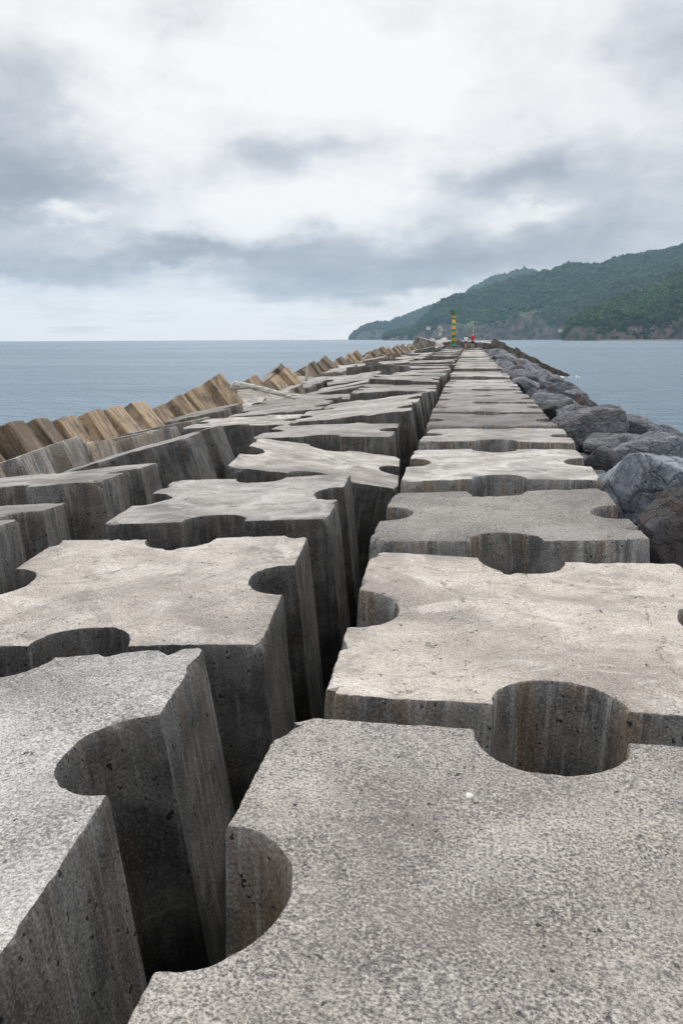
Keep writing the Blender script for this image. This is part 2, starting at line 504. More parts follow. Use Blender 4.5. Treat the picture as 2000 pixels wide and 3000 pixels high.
def block_mesh(seed, step, cell, chips=5, chipmax=1.):
    rng = random.Random(seed)
    p = outline(step)
    n = inset_normals(p)
    L = len(p)
    seg = np.linalg.norm(np.roll(p, -1, 0) - p, axis=1)
    s = np.concatenate([[0], np.cumsum(seg)[:-1]])
    tot = s[-1] + seg[-1]
    chip = np.zeros(L)
    for _ in range(chips):
        c0 = rng.uniform(0, tot)
        if rng.random() < .5:                       # corners break first
            c0 = (rng.randrange(4) + rng.gauss(0, .012)) / 4 * tot
        w = rng.uniform(.03, .15)
        a = rng.uniform(.25, 1.) ** 1.5 * chipmax
        dd = np.abs((s - c0 + tot / 2) % tot - tot / 2)
        chip = np.maximum(chip, a * np.clip(1 - (dd / w) ** 2, 0, 1))
    p3 = np.c_[p, np.zeros(L)]
    ch = chip * (.55 + .9 * np.clip(.5 + fbm(p3 * 14, seed + 3, 3), 0, 1))
    ed = fbm(p3 * 5, seed, 3)[:, None] * .003 + fbm(p3 * 34, seed + 9, 3)[:, None] * .0075
    def ztop(xy):
        q3 = np.c_[xy, np.zeros(len(xy))]
        return fbm(q3 * 1.0, seed + 20, 3) * .024 + fbm(q3 * 6, seed + 21, 3) * .006 + fbm(q3 * 24, seed + 25, 2) * .003
    rings = []
    def ring(inset, z):
        rings.append(np.c_[p + n * (ed - np.asarray(inset).reshape(-1, 1)), z])
    zt = ztop(p)
    rr_ = .5 + .5 * fbm(p3 * 20, seed + 5, 2)
    i0 = .014 + ch * .085
    q0 = p + n * (ed - i0[:, None])
    rings.append(np.c_[q0, ztop(q0)])
    ring(.005 + .004 * rr_ + ch * .050, zt - .003 - ch * .022)
    ring(.001 + ch * .018, zt - .010 - .008 * rr_ - ch * .055)
    for d in (.07, .16, .40, .8, 1.3, HB):
        q3 = np.c_[p * 2.5, np.full(L, d * 2.2)]
        bul = fbm(q3, seed + 40, 3) * .008
        k = 1 + 2 * TP * d / S
        rings.append(np.c_[p * k + n * (ed * max(0, 1 - d * 1.2) + bul[:, None] - ch[:, None] * max(0, .08 - d) * .1), np.full(L, -d) + (zt - ch * .06) * max(0, 1 - d * 5)])
    verts = [tuple(v) for r_ in rings for v in r_]
    faces, mi = [], []
    for k in range(len(rings) - 1):
        a, b_ = k * L, (k + 1) * L
        for i in range(L):
            j = (i + 1) % L
            faces.append((a + i, b_ + i, b_ + j, a + j))
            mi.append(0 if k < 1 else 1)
    # bottom
    faces.append(tuple((len(rings) - 1) * L + i for i in reversed(range(L))))
    mi.append(1)
    # top grid
    poly = rings[0][:, :2]
    g = np.arange(-S / 2, S / 2, cell)
    gx, gy = np.meshgrid(g, g)
    rs = np.random.RandomState(seed)
    pts = np.c_[gx.ravel(), gy.ravel()] + rs.uniform(-.25, .25, (gx.size, 2)) * cell
    pts = pts[in_poly(pts, poly)]
    dmin = np.full(len(pts), 9.)
    for i in range(0, L):
        dmin = np.minimum(dmin, np.hypot(pts[:, 0] - poly[i, 0], pts[:, 1] - poly[i, 1]))
    pts = pts[dmin > cell * .45]
    allp = np.r_[poly, pts]
    res = delaunay_2d_cdt([Vector(v) for v in allp], [(i, (i + 1) % L) for i in range(L)], [], 0, 1e-5)
    vo, fo = res[0], res[2]
    vo = np.array([tuple(v) for v in vo])
    # map output vertices back
    key = {(round(v[0], 5), round(v[1], 5)): i for i, v in enumerate(allp[:L])}
    zz = ztop(vo)
    base = len(verts)
    vid = []
    for i, v in enumerate(vo):
        kk = key.get((round(v[0], 5), round(v[1], 5)))
        if kk is not None:
            vid.append(kk)
        else:
            vid.append(len(verts))
            verts.append((v[0], v[1], zz[i]))
    cen = np.array([vo[list(f)].mean(0) for f in fo])
    ok = in_poly(cen, poly)
    for f, o_ in zip(fo, ok):
        if o_:
            a, b_, c = [vo[i] for i in f[:3]]
            cr = (b_[0] - a[0]) * (c[1] - a[1]) - (b_[1] - a[1]) * (c[0] - a[0])
            ff = [vid[i] for i in f]
            faces.append(tuple(ff if cr > 0 else reversed(ff)))
            mi.append(0)
    me = bpy.data.meshes.new('concrete_block')
    me.from_pydata(verts, [], faces)
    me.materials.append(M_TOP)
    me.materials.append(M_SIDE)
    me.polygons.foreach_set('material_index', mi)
    me.polygons.foreach_set('use_smooth', [True] * len(me.polygons))
    me.update()
    me.set_sharp_from_angle(angle=R(38))
    return me

FAR = [block_mesh(100 + i, .11, .4, 4) for i in range(6)]
MID = [block_mesh(200 + i, .045, .14, 12) for i in range(5)]
rnd = random.Random(7)
SEEDC = [0]

def block(pose, label, group, mesh, tone=1., warm=.5, grain=.7, ochre=0., side=1.):
    o = link(bpy.data.objects.new('concrete_block', mesh))
    x, y, z, rx, ry, rz = pose
    o.location = (x, y, z + CAMZ)
    o.rotation_euler = (rx, ry, rz)
    SEEDC[0] += 1
    o['seed'] = (SEEDC[0] * .618034) % 1. * 10
    o['tone'], o['warm'], o['grain'], o['ochre'], o['side'] = tone, warm, grain, ochre, side
    o['crack'] = .0 if grain > .9 else .55
    o['rust'] = .75 if group == GR else (.30 if group in (GL, GM) else .5)
    o['wisp'] = max(0., min(1., 1.25 - grain))
    tag(o, label, 'concrete block', group)
    return o

ORD = 'first second third fourth fifth sixth seventh eighth ninth tenth eleventh twelfth thirteenth fourteenth fifteenth sixteenth seventeenth eighteenth nineteenth twentieth'.split()
def mesh_for(y, seed):
    if y < 9: return block_mesh(seed, .018, .05, 13, .95)
    if y < 22: return MID[seed % len(MID)]
    return FAR[seed % len(FAR)]

# walkway row, right ------------------------------------------------------
GL = GM = ''
GR = 'grooved concrete blocks of the flat walkway row'
RP = [((.335, 1.845, -1.544, .007, .001, -.017), 'large grey speckled concrete block in the bottom right foreground', 1.10, .62, 1.1),
      ((.422, 4.424, -1.576, .042, .013, .021), 'pale peach concrete block just beyond the speckled foreground block', 1.42, .85, .62),
      ((.309, 7.091, -1.552, -.003, -.044, -.001), 'evenly dark grey concrete block beside the pitted pale boulder', .86, .55, 1.1),
      ((.352, 9.607, -1.482, .017, -.019, 0), 'white stained concrete block behind the evenly dark grey walkway block', 1.22, .45, .40),
      ((.415, 12.05, -1.426, -.028, -.010, -.03), 'fifth walkway block from the camera, thin and pale with a lime streaked groove', 1.0, .5, .6),
      ((.368, 14.25, -1.42, .002, -.009, .009), 'sixth walkway block from the camera, with a dark rough top', .62, .35, 1.1)]
for i, (po, lb, t, w, g) in enumerate(RP):
    block(po, lb, GR, mesh_for(po[1], 300 + i), t, w, g, 0, 1.65)
y = 16.5
i = 6
while y < 104:
    f = (y - 16) / 88
    po = (.37 - .12 * f + rnd.gauss(0, .03), y, -1.41 + .17 * f + rnd.gauss(0, .035), rnd.gauss(0, .014), rnd.gauss(0, .012), rnd.gauss(0, .015))
    lb = (ORD[i] + ' block of the flat walkway row counting from the camera') if i < 14 else 'small grey concrete block in the far part of the flat walkway row'
    block(po, lb, GR, mesh_for(y, i), rnd.uniform(.66, 1.10), rnd.uniform(.2, .7), rnd.uniform(.4, .9), .08, 1.5)
    y += 2.25 + rnd.uniform(0, .12)
    i += 1

# first row left of the gap ----------------------------------------------
GL = 'grooved concrete blocks of the row left of the long gap'
LP = [((-2.226, 2.35, -1.575, -.024, -.09, .102), 'pale rough concrete block in the bottom left foreground', 1.42, .25, 1.0),
      ((-2.262, 4.99, -1.663, .045, -.029, .074), 'warm cream concrete block behind the bottom left foreground block', 1.36, .75, .70),
      ((-2.354, 7.814, -1.617, .022, -.05, .05), 'grey and white streaked block with a broken front edge, left of the gap', 1.10, .35, .55),
      ((-1.967, 10.41, -1.623, .036, .135, .082), 'pale concrete block tilting right towards the long gap', 1.18, .55, .45),
      ((-2.22, 12.621, -1.452, -.011, -.024, .03), 'level grey block with a long pale front edge behind the right tilting block', .92, .4, .7),
      ((-2.10, 14.55, -1.326, .001, -.106, .064), 'sixth block left of the long gap, tilting left with a deep side groove', 1.0, .45, .5),
      ((-2.062, 16.6, -1.343, .02, -.133, .015), 'seventh block left of the long gap, tilting left', 1.05, .45, .4),
      ((-2.0, 18.7, -1.382, -.05, -.15, -.042), 'eighth block left of the long gap, its front edge sloping down leftward', .9, .4, .6),
      ((-1.92, 20.8, -1.307, -.012, -.019, .023), 'ninth block left of the long gap, with a tall brown stained front', .85, .4, .7)]
for i, (po, lb, t, w, g) in enumerate(LP):
    block(po, lb, GL, mesh_for(po[1], 330 + i), t, w, g, 0, .80)
y = 23.0
i = 9
while y < 108:
    f = (y - 23) / 84
    po = (-1.95 - .1 * f + rnd.gauss(0, .07), y, -1.33 + .12 * f + rnd.gauss(0, .06), rnd.gauss(0, .02), rnd.gauss(-.01, .03), rnd.gauss(0, .03))
    lb = (ORD[i] + ' block left of the long gap counting from the camera') if i < 14 else 'small grey concrete block in the far part of the row left of the gap'
    block(po, lb, GL, mesh_for(y, i), rnd.uniform(.68, 1.08), rnd.uniform(.2, .7), rnd.uniform(.4, .9), .12)
    y += 2.22 + rnd.uniform(0, .15)
    i += 1

# second row left -----------------------------------------------------------
GM = 'unevenly settled concrete blocks of the second row left of the gap'
MP = [((-4.75, 3.85, -1.60, -.05, -.06, .18), 'grey block cut by the left picture edge, nearest of the second left row', .9, .3, .9),
      ((-4.88, 6.08, -1.58, -.09, -.06, .20), 'grey block at the left picture edge with a dark cracked right face', .9, .3, .8),
      ((-4.89, 8.35, -1.585, -.07, -.095, .118), 'tall grey block with a broad streaked front at the left', 1.0, .45, .5),
      ((-4.99, 11.4, -1.645, -.02, -.272, .08), 'grey block leaning left with steep fluted right face, behind the tall streaked block', .95, .3, .7),
      ((-4.564, 15.78, -1.656, -.008, -.045, .068), 'pale wind streaked block standing behind an empty hollow', 1.2, .5, .25),
      ((-4.35, 18.1, -1.60, .01, -.09, .05), 'grey brown block behind the pale wind streaked block', .85, .5, .5)]
for i, (po, lb, t, w, g) in enumerate(MP):
    block(po, lb, GM, mesh_for(po[1], 360 + i), t, w, g)
y = 20.4
i = 6
while y < 108:
    f = (y - 20) / 88
    po = (-4.35 + rnd.gauss(0, .15), y, -1.52 + .2 * f + rnd.gauss(0, .17), rnd.gauss(-.01, .06), rnd.gauss(-.05, .09), rnd.gauss(0, .08))
    lb = (ORD[i] + ' block of the second row left of the gap, counting from the camera') if i < 11 else 'small tilted grey block in the far part of the second left row'
    block(po, lb, GM, mesh_for(y, i), rnd.uniform(.68, 1.08), rnd.uniform(.3, .8), rnd.uniform(.3, .9))
    y += 2.25 + rnd.uniform(0, .3)
    i += 1

# third row left ------------------------------------------------------------
GP = 'concrete blocks leaning seaward in the third row left of the gap'
PP = [((-7.15, 8.4, -1.90, .02, -.30, .05), 'leaning grey block at the left picture edge below the brown blocks', .95, .4, .5, .25),
      ((-7.15, 10.75, -1.88, .028, -.333, .07), 'bluish grey leaning block at the left edge under the first brown block', .95, .3, .5, .05),
      ((-7.0, 13.0, -1.97, -.05, -.28, -.10), 'long light grey leaning block with a brown groove below the brown row', 1.0, .5, .5, .4),
      ((-7.22, 15.25, -2.0, -.061, -.195, .12), 'small light grey leaning block right of the one with the brown groove', 1.0, .4, .5, .15),
      ((-7.22, 17.5, -2.02, -.067, -.206, .15), 'small grey leaning block with a chipped bright corner', 1.0, .4, .5, .1)]
for i, (po, lb, t, w, g, oc) in enumerate(PP):
    block(po, lb, GP, mesh_for(po[1], 390 + i), t, w, g, oc, 1.8)
y = 19.75
i = 5
while y < 106:
    f = min(1, (y - 19) / 12)
    po = (-6.75 + rnd.gauss(0, .15), y, -1.95 + .32 * f + rnd.gauss(0, .19), rnd.gauss(-.02, .08), rnd.gauss(-.15, .12), rnd.gauss(0, .12))
    lb = (ORD[i] + ' leaning block of the third row left of the gap, counting from the camera') if i < 10 else 'small leaning grey block in the far part of the third left row'
    block(po, lb, GP, mesh_for(y, i), rnd.uniform(.68, 1.05), rnd.uniform(.3, .8), rnd.uniform(.3, .7), rnd.uniform(.1, .55), 1.25)
    y += 2.25 + rnd.uniform(0, .35)
    i += 1

# seaward brown row --------------------------------------------------------
GB = 'brown stained blocks leaning out to sea in the seaward row'
BP = [((-8.92, 11.0, -1.95, -.02, -.56, .12), 'dark brown leaning block cut by the left picture edge'),
      ((-8.902, 13.26, -1.997, -.059, -.578, .201), 'second brown leaning block from the left edge, with white lichen streaks'),
      ((-8.966, 15.434, -2.005, .016, -.509, .012), 'third brown leaning block from the left edge, with a black crack on its flat'),
      ((-8.869, 17.7, -2.12, .016, -.66, -.04), 'fourth brown leaning block from the left edge, pale ochre with dark stains'),
      ((-8.63, 19.75, -2.15, .17, -.606, -.16), 'fifth brown leaning block from the left edge, below the tallest one'),
      ((-8.275, 21.9, -1.697, .274, -.53, -.339), 'tallest brown leaning block, with an orange groove, left of the driftwood log'),
      ((-8.6, 24.2, -2.15, .18, -.58, -.22), 'low brown leaning block just behind the driftwood log'),
      ((-8.4, 26.3, -1.90, .20, -.55, -.25), 'twin ridged brown leaning block behind the driftwood log'),
      ((-8.5, 28.4, -2.2, .18, -.6, -.2), 'low brown leaning block before the broad ochre one'),
      ((-8.15, 30.6, -1.90, .28, -.66, -.30), 'broad ochre leaning block right of the driftwood log, second tallest of its row')]
for i, (po, lb) in enumerate(BP):
    o = block(po, lb, GB, mesh_for(po[1] * .9, 420 + i), .85, .8, .5, (1, .8, 1, .9, 1, 1, .7, .95, .8, 1)[i], (.95, .85, 1.3, 1.7, 1.25, 1.4, .95, 1.3, .9, 1.7)[i])
    o.scale = (.97, .93, 1)
y = 32.7
i = 10
while y < 104:
    po = (-8.5 + rnd.gauss(0, .15), y, -1.85 + .5 * (y - 32) / 72 + rnd.gauss(0, .14), rnd.gauss(.22, .08), rnd.gauss(-.6, .08), rnd.gauss(-.26, .10))
    lb = (ORD[i] + ' brown leaning block of the seaward row, counting from the left edge') if i < 15 else 'small brown leaning block in the far part of the seaward row'
    block(po, lb, GB, mesh_for(y, i), .85, .8, .5, rnd.uniform(.5, 1.), rnd.uniform(.7, 1.5)).scale = (.97, rnd.uniform(.86, .96), 1)
    y += 2.15 + rnd.uniform(0, .3)
    i += 1

# the pier head: tumbled blocks behind the beacon and the tail down to the water
GE = 'tumbled concrete blocks round the pier head'
HP = [((-5.95, 107.5, -.05, .15, .25, .5), 'grey block perched on top of the heap left of the beacon', .1),
      ((-6.9, 106.3, -.95, -.5, -.35, .3), 'block leaning in the heap left of the beacon, lowest at its left', .2),
      ((-4.9, 108.2, -.75, .4, .5, -.4), 'broken faced block at the right of the heap left of the beacon', .15),
      ((-5.4, 110.6, -1.0, .1, -.2, .2), 'block filling the back of the heap left of the beacon', .2),
      ((-4.2, 116.5, -.35, .25, -.25, .35), 'lone brownish block between the heap and the striped beacon', .35),
      ((-3.0, 119.2, -.45, .1, .2, -.2), 'grey block just left of the beacon foot', .1),
      ((-1.3, 119.6, -.40, .1, .35, .3), 'small grey block just right of the beacon foot', .1),
      ((.55, 118.8, -.50, .05, .1, .1), 'broad grey block standing behind the woman in white', .1),
      ((2.3, 119.3, -.55, .1, .15, -.1), 'grey block standing behind the man in red', .1)]
for i, (po, lb, oc) in enumerate(HP):
    block(po, lb, GE, FAR[i % 6], .95, .5, .5, oc, 1.5)
for i in range(7):
    t = i / 6
    po = (4.0 + 9.4 * t, 119.5 + 1.5 * t, -.60 - 4.5 * t, -.30 + rnd.gauss(0, .05), .47 + rnd.gauss(0, .06), -.10 + rnd.gauss(0, .14))
    block(po, ORD[i] + ' tan block from the top of the line of blocks running down into the sea', GE, FAR[i % 6], .75, .5, .5, .30 + .25 * t, 1.0 - .45 * t).scale = (.93, 1, 1)
block((-2.42, 113.0, -1.0, 0, 0, .02), 'flat concrete block under the striped beacon', GE, FAR[2], .9, .4, .6)

# ------------------------------------------------------------------ pier core, sea
prof = [(-24, -3), (-11.5, 1.0), (-8.2, 1.0), (-7.2, 1.2), (1.6, 1.2), (1.65, 2.75), (3.6, 2.6), (5.2, 1.6), (10.5, -1.5), (14, -3)]
NY = 70
vv, ff = [], []
for j in range(NY + 1):
    y = -6 + 128 * j / NY
    sc_ = 1.0
    for (px_, pz) in prof:
        vv.append((px_, y, pz))
pv = np.array(vv)
pv[:, 2] += fbm(pv * .9, 5, 3) * .18
W = len(prof)
for j in range(NY):
    for i in range(W - 1):
        a = j * W + i
        ff.append((a, a + 1, a + W + 1, a + W))
# rounded end
e0 = NY * W
core = mesh_obj('pier_core', pv, ff + [tuple(e0 + i for i in range(W))], M_RUB)
tag(core, kind='structure')
sea = mesh_obj('sea', [(-7000, -2000, 0), (7000, -2000, 0), (7000, 6600, 0), (-7000, 6600, 0)], [(0, 1, 2, 3)], M_SEA, smooth=False)
tag(sea, kind='structure')

# foam where the tail meets the water
M_FOAM, qf, bf = material('sea_foam')
qf.put(bf.inputs['Base Color'], (.78, .80, .80))
qf.put(bf.inputs['Roughness'], .9)
def foam(cx, cy, rx, ry, seed):
    n = 40
    a = np.linspace(0, 2 * math.pi, n, endpoint=False)
    d = np.c_[np.cos(a), np.sin(a), np.zeros(n)]
    r = .75 + .55 * fbm(d * 2.3, seed, 3)
    v = [(cx, cy, .07)] + [(cx + rx * math.cos(t) * k, cy + ry * math.sin(t) * k, .01) for t, k in zip(a, r)]
    return v, [(0, 1 + i, 1 + (i + 1) % n) for i in range(n)]
fv, ffc = [], []
for k in range(14):
    tt = rnd.random() ** 1.6
    v, f = foam(12.8 + 3.5 * tt, 119.5 + rnd.gauss(0, 2.2), rnd.uniform(.12, .5) * (1.2 - tt), rnd.uniform(.1, .5) * (1.2 - tt), k)
    b0 = len(fv)
    fv += v
    ffc += [tuple(b0 + i for i in t) for t in f]
tag(mesh_obj('sea_foam', fv, ffc, M_FOAM), 'white foam where the line of blocks meets the sea', 'foam', kind='stuff')

# ------------------------------------------------------------------ boulders
def rock_mesh(seed, sub, facets=11, rough=1.):
    rs = np.random.RandomState(seed)
    bm = bmesh.new()
    bmesh.ops.create_icosphere(bm, subdivisions=sub, radius=1)
    v = np.array([tuple(x.co) for x in bm.verts])
    v /= np.linalg.norm(v, axis=1, keepdims=True)
    n = rs.normal(size=(facets, 3))
    n /= np.linalg.norm(n, axis=1, keepdims=True)
    d = rs.uniform(.55, .92, facets)
    dots = v @ n.T
    rr_ = np.where(dots > .05, d[None] / np.maximum(dots, .05), 9.)
    k = 55.
    r = -np.log(np.exp(-k * rr_).sum(1) + math.exp(-k * 1.15)) / k
    p = v * r[:, None]
    r2_ = r + rough * (.05 * fbm(p * 1.7, seed + 1, 4) + .050 * ridged(p * 3.1, seed + 2, 5) + .020 * fbm(p * 10, seed + 3, 4))
    p = v * r2_[:, None]
    for x, c in zip(bm.verts, p):
        x.co = c
    me = bpy.data.meshes.new('boulder')
    bm.to_mesh(me)
    bm.free()
    me.materials.append(M_ROCK)
    me.polygons.foreach_set('use_smooth', [True] * len(me.polygons))
    me.update()
    return me

GROCK = 'basalt boulders of the slope along the right side'
def rock(me, loc, dims, rot, label, tone=1., warm=0., pits=0.):
    o = link(bpy.data.objects.new('boulder', me))
    o.location = (loc[0], loc[1], loc[2] + CAMZ)
    o.scale = [d / 2 for d in dims]
    o.rotation_euler = rot
    SEEDC[0] += 1
    o['seed'] = (SEEDC[0] * .618034) % 1. * 10
    o['tone'], o['warm'], o['pits'] = tone * .98, warm, pits
    tag(o, label, 'boulder', GROCK)
    return o

def ray(px, py):
    return r2 * ((px - 1000) / F) + u2 * ((1500 - py) / F) + fw
NR = [
 # label, box x0 x1 y0 y1 (survey of the visible boulders), depth ratio, tone, warm, pits, seed
 ('pale grey boulder full of small holes beside the dark grey walkway block', 1772, 2125, 1366, 1668, 1.25, 1.9, 0, 1.0),
 ('dark reddish brown boulder at the right picture edge below the pitted one', 1918, 2110, 1500, 1690, 1.0, .6, .8, .4),
 ('broad smooth blue grey slab boulder behind the pitted pale boulder', 1716, 2010, 1310, 1405, 1.0, 1.2, 0, 0),
 ('long flat boulder with a dark red patch at the right edge', 1697, 1960, 1282, 1335, .9, 1.05, .25, 0),
 ('brownish folded boulder beside the dark topped walkway block', 1634, 1842, 1230, 1300, 1.0, 1.15, .30, 0),
 ('light grey weathered boulder nearest the water on the right', 1792, 1932, 1246, 1292, 1.0, 1.25, 0, .3),
 ('smooth pale blue grey boulder with a rounded back beside the walkway', 1620, 1800, 1203, 1262, 1.0, 1.25, 0, 0),
 ('grey triangular boulder at the outer edge of the rock slope', 1770, 1836, 1210, 1256, 1.0, 1.0, .1, 0),
 ('rounded almost black boulder against the walkway edge', 1572, 1682, 1180, 1234, 1.0, .62, 0, 0),
 ('pale flat topped boulder behind the almost black one', 1555, 1700, 1165, 1204, 1.0, 1.5, .1, 0),
 ('rust brown angular boulder at the outer edge of the rocks', 1676, 1740, 1166, 1210, 1.0, .95, 1.0, 0),
 ('pointed light grey boulder left of the rust brown one', 1632, 1708, 1144, 1180, 1.0, 1.2, 0, 0),
 ('dark blue grey boulder touching the walkway beside the pale flat one', 1530, 1612, 1150, 1192, 1.0, .85, 0, 0),
 ('brown sided boulder in the middle of the rock slope', 1590, 1652, 1145, 1180, 1.0, .9, .6, 0),
 ('mid grey boulder behind the brown sided one', 1586, 1652, 1122, 1156, 1.0, 1.0, 0, 0),
 ('broad ridged grey boulder touching the walkway, farther along', 1518, 1590, 1124, 1158, 1.0, 1.1, 0, 0),
]
for i, (lb, x0, x1, y0, y1, dr, tn, wm, pt) in enumerate(NR):
    v = ray((x0 + x1) / 2, y0 + (y1 - y0) * .45)
    t = (-1.78 + .18) / (v.z + .12 * v.x)
    p = v * t
    if i == 1: p *= .93
    z = p.dot(fw)
    w = (x1 - x0) * z / F * 1.08
    h = (y1 - y0) * z / F * 1.25
    dp = max(h * 1.2, w * .75) * dr
    p = p + Vector((0, dp * .18, -h * .12))
    rock(rock_mesh(500 + i, 6 if i < 7 else 5, 12 + i % 5), p, (w * 1.1, dp * .9, h * 1.45), (rnd.gauss(0, .12), rnd.gauss(0, .12), rnd.uniform(-.3, .3)), lb, tn, wm, pt)
FR_ = [rock_mesh(600 + i, 4, 10 + i % 4) for i in range(9)]
taken = []
# second course, filling between the surveyed boulders and running to the pier head
LBR = 'grey basalt boulder among many alike on the right side slope'
for cx, zc, sz, y0, y1, st in ((1.95, -2.35, .85, 8, 34, .95), (2.9, -2.42, .95, 12, 38, 1.15), (4.1, -2.5, 1.05, 17, 42, 1.4), (2.3, -2.8, 1.5, 3.5, 9, 1.6), (4.0, -3.1, 1.6, 6, 18, 1.8), (2.15, -2.05, 1.2, 33, 116, 1.18), (3.3, -2.15, 1.35, 36, 116, 1.58), (4.3, -2.6, 1.35, 40, 112, 1.62), (5.2, -3.3, 1.6, 22, 88, 2.3), (7.0, -4.7, 1.7, 34, 62, 3.4)):
    y = y0
    while y < y1:
        a = sz * rnd.uniform(.8, 1.25)
        rock(FR_[rnd.randrange(9)], (cx + rnd.gauss(0, .25), y, zc + rnd.gauss(0, .14)), (a * rnd.uniform(.9, 1.25), a * rnd.uniform(.9, 1.2), a * rnd.uniform(.65, .9)),
             (rnd.gauss(0, .3), rnd.gauss(.12, .25), rnd.uniform(0, 6.3)), LBR, rnd.uniform(.65, 1.35), max(0, rnd.gauss(-.05, .3)), 0)
        y += st * rnd.uniform(.85, 1.15)

# ------------------------------------------------------------------ driftwood, planks, droppings
M_WOOD, qw, bw = material('bleached_driftwood')
tcw = qw.n('ShaderNodeTexCoord').outputs['Object']
nw = qw.noise(qw.scale3(tcw, 1.5, 14, 14), 2.2, 6, .65, .6)
cw = qw.mix(qw.rng(nw, .38, .6), (.20, .165, .13), (.74, .72, .69))
qw.put(bw.inputs['Base Color'], cw)
qw.put(bw.inputs['Roughness'], .85)
bump(qw, bw, nw, .8, .02)
def tube(path, radii, seed, n=18, sub=10, knob=.12):
    path = [Vector(p) for p in path]
    P, Q = [], []
    for i in range(len(path) - 1):
        for k in range(sub):
            t = k / sub
            t2 = t * t * (3 - 2 * t)
            P.append(path[i].lerp(path[i + 1], t))
            Q.append(radii[i] + (radii[i + 1] - radii[i]) * t2)
    P.append(path[-1])
    Q.append(radii[-1])
    vs, fs = [], []
    for i, (p, r_) in enumerate(zip(P, Q)):
        d = (P[min(i + 1, len(P) - 1)] - P[max(i - 1, 0)]).normalized()
        a = d.orthogonal().normalized() if abs(d.z) > .9 else d.cross(Vector((0, 0, 1))).normalized()
        b_ = d.cross(a)
        for k in range(n):
            th = 2 * math.pi * k / n
            vs.append(p + (a * math.cos(th) + b_ * math.sin(th)) * r_)
    va = np.array([tuple(v) for v in vs])
    ctr = np.repeat(np.array([tuple(v) for v in P]), n, 0)
    rad = va - ctr
    va = ctr + rad * (1 + knob * 3 * fbm(va * 5, seed, 3) + knob * fbm(va * 22, seed + 4, 2))[:, None]
    for i in range(len(P) - 1):
        for k in range(n):
            fs.append((i * n + k, i * n + (k + 1) % n, (i + 1) * n + (k + 1) % n, (i + 1) * n + k))
    fs.append(tuple(reversed(range(n))))
    fs.append(tuple((len(P) - 1) * n + k for k in range(n)))
    return va, fs
DW = (-5.5, 20.3, -1.35)
v, f = tube([(-.78, .12, .06), (-.62, .05, .16), (-.2, 0, .13), (.25, -.02, .03), (.75, -.05, -.10), (1.0, -.08, -.17)], [.06, .115, .075, .065, .055, .035], 3)
o = mesh_obj('driftwood_log', v, f, M_WOOD)
o.location = (DW[0], DW[1], DW[2] + CAMZ)
tag(o, 'bleached white driftwood log lying across the blocks at the left', 'driftwood log')
v, f = tube([(0, 0, -.25), (.02, 0, .05), (.05, .02, .30)], [.05, .045, .03], 9, 10, 6, .06)
o = mesh_obj('driftwood_stick', v, f, M_WOOD)
o.location = (-6.0, 28.9, -1.28 + CAMZ)
tag(o, 'short white stick poking up beside the broad ochre block', 'stick')
v, f = tube([(-.35, 0, -.45), (0, 0, 0), (.35, 0, .42)], [.07, .065, .06], 11, 10, 6, .06)
o = mesh_obj('driftwood_stick', v, f, M_WOOD)
o.location = (-6.3, 46.5, -1.32 + CAMZ)
tag(o, 'pale plank leaning up to the right on the far left blocks', 'stick')
M_DROP = plain('chalky_white', (.66, .65, .62), .8, .05, 40)
from mathutils.bvhtree import BVHTree
R0 = [o for o in sc.objects if o.get('label', '').startswith('large grey speckled')][0]
bpy.context.view_layer.update()
BV = BVHTree.FromPolygons([R0.matrix_world @ v.co for v in R0.data.vertices], [tuple(p.vertices) for p in R0.data.polygons])
def dropping(x, y, z, r_, seed, label):
    z = BV.ray_cast(Vector((x, y, z + CAMZ + 1)), Vector((0, 0, -1)))[0].z - CAMZ + .001
    n = 26
    a = np.linspace(0, 2 * math.pi, n, endpoint=False)
    d = np.c_[np.cos(a), np.sin(a), np.zeros(n)]
    k = .8 + .5 * fbm(d * 1.8, seed, 3)
    vs = [(0, 0, .006)] + [(r_ * .6 * c[0] * q, r_ * .6 * c[1] * q, .004) for c, q in zip(d, k)] + [(r_ * c[0] * q, r_ * c[1] * q, -.004) for c, q in zip(d, k)]
    fs = [(0, 1 + i, 1 + (i + 1) % n) for i in range(n)] + [(1 + i, 1 + n + i, 1 + n + (i + 1) % n, 1 + (i + 1) % n) for i in range(n)]
    o = mesh_obj('bird_dropping', vs, fs, M_DROP)
    o.location = (x, y, z + CAMZ)
    tag(o, label, 'bird dropping', 'bird droppings on the foreground block')
v = ray(1372, 2330); v *= -1.545 / v.z
dropping(v.x, v.y, v.z + .012, .022, 3, 'larger white splash on the speckled foreground block')
v = ray(1447, 2331); v *= -1.545 / v.z
dropping(v.x, v.y, v.z + .012, .008, 5, 'tiny white spot right of the larger white splash')

# ------------------------------------------------------------------ beacon
M_BAND, qb, bb = material('beacon_band_paint')
zb = qb.n('ShaderNodeSeparateXYZ', {0: qb.n('ShaderNodeTexCoord').outputs['Object']}).outputs[2]
band = qb.ramp(qb.m('DIVIDE', zb, 4.4), [(0, (.02, .27, .10)), (.143, (.90, .50, .02)), (.245, (.02, .27, .10)), (.325, (.90, .50, .02)), (.43, (.02, .27, .10)), (.51, (.90, .50, .02)),
                                    (.612, (.02, .27, .10)), (.70, (.90, .50, .02)), (.80, (.02, .27, .10)), (.875, (.90, .50, .02)), (.98, (.02, .27, .10))], 'CONSTANT')
dirt = qb.noise(qb.n('ShaderNodeTexCoord').outputs['Object'], 5, 5, .6)
qb.put(bb.inputs['Base Color'], qb.mix(qb.m('MULTIPLY', qb.rng(dirt, .55, .75), .5), band, (.30, .27, .22)))
qb.put(bb.inputs['Roughness'], .45)
M_GREEN = plain('green_paint', (.02, .27, .10), .45)
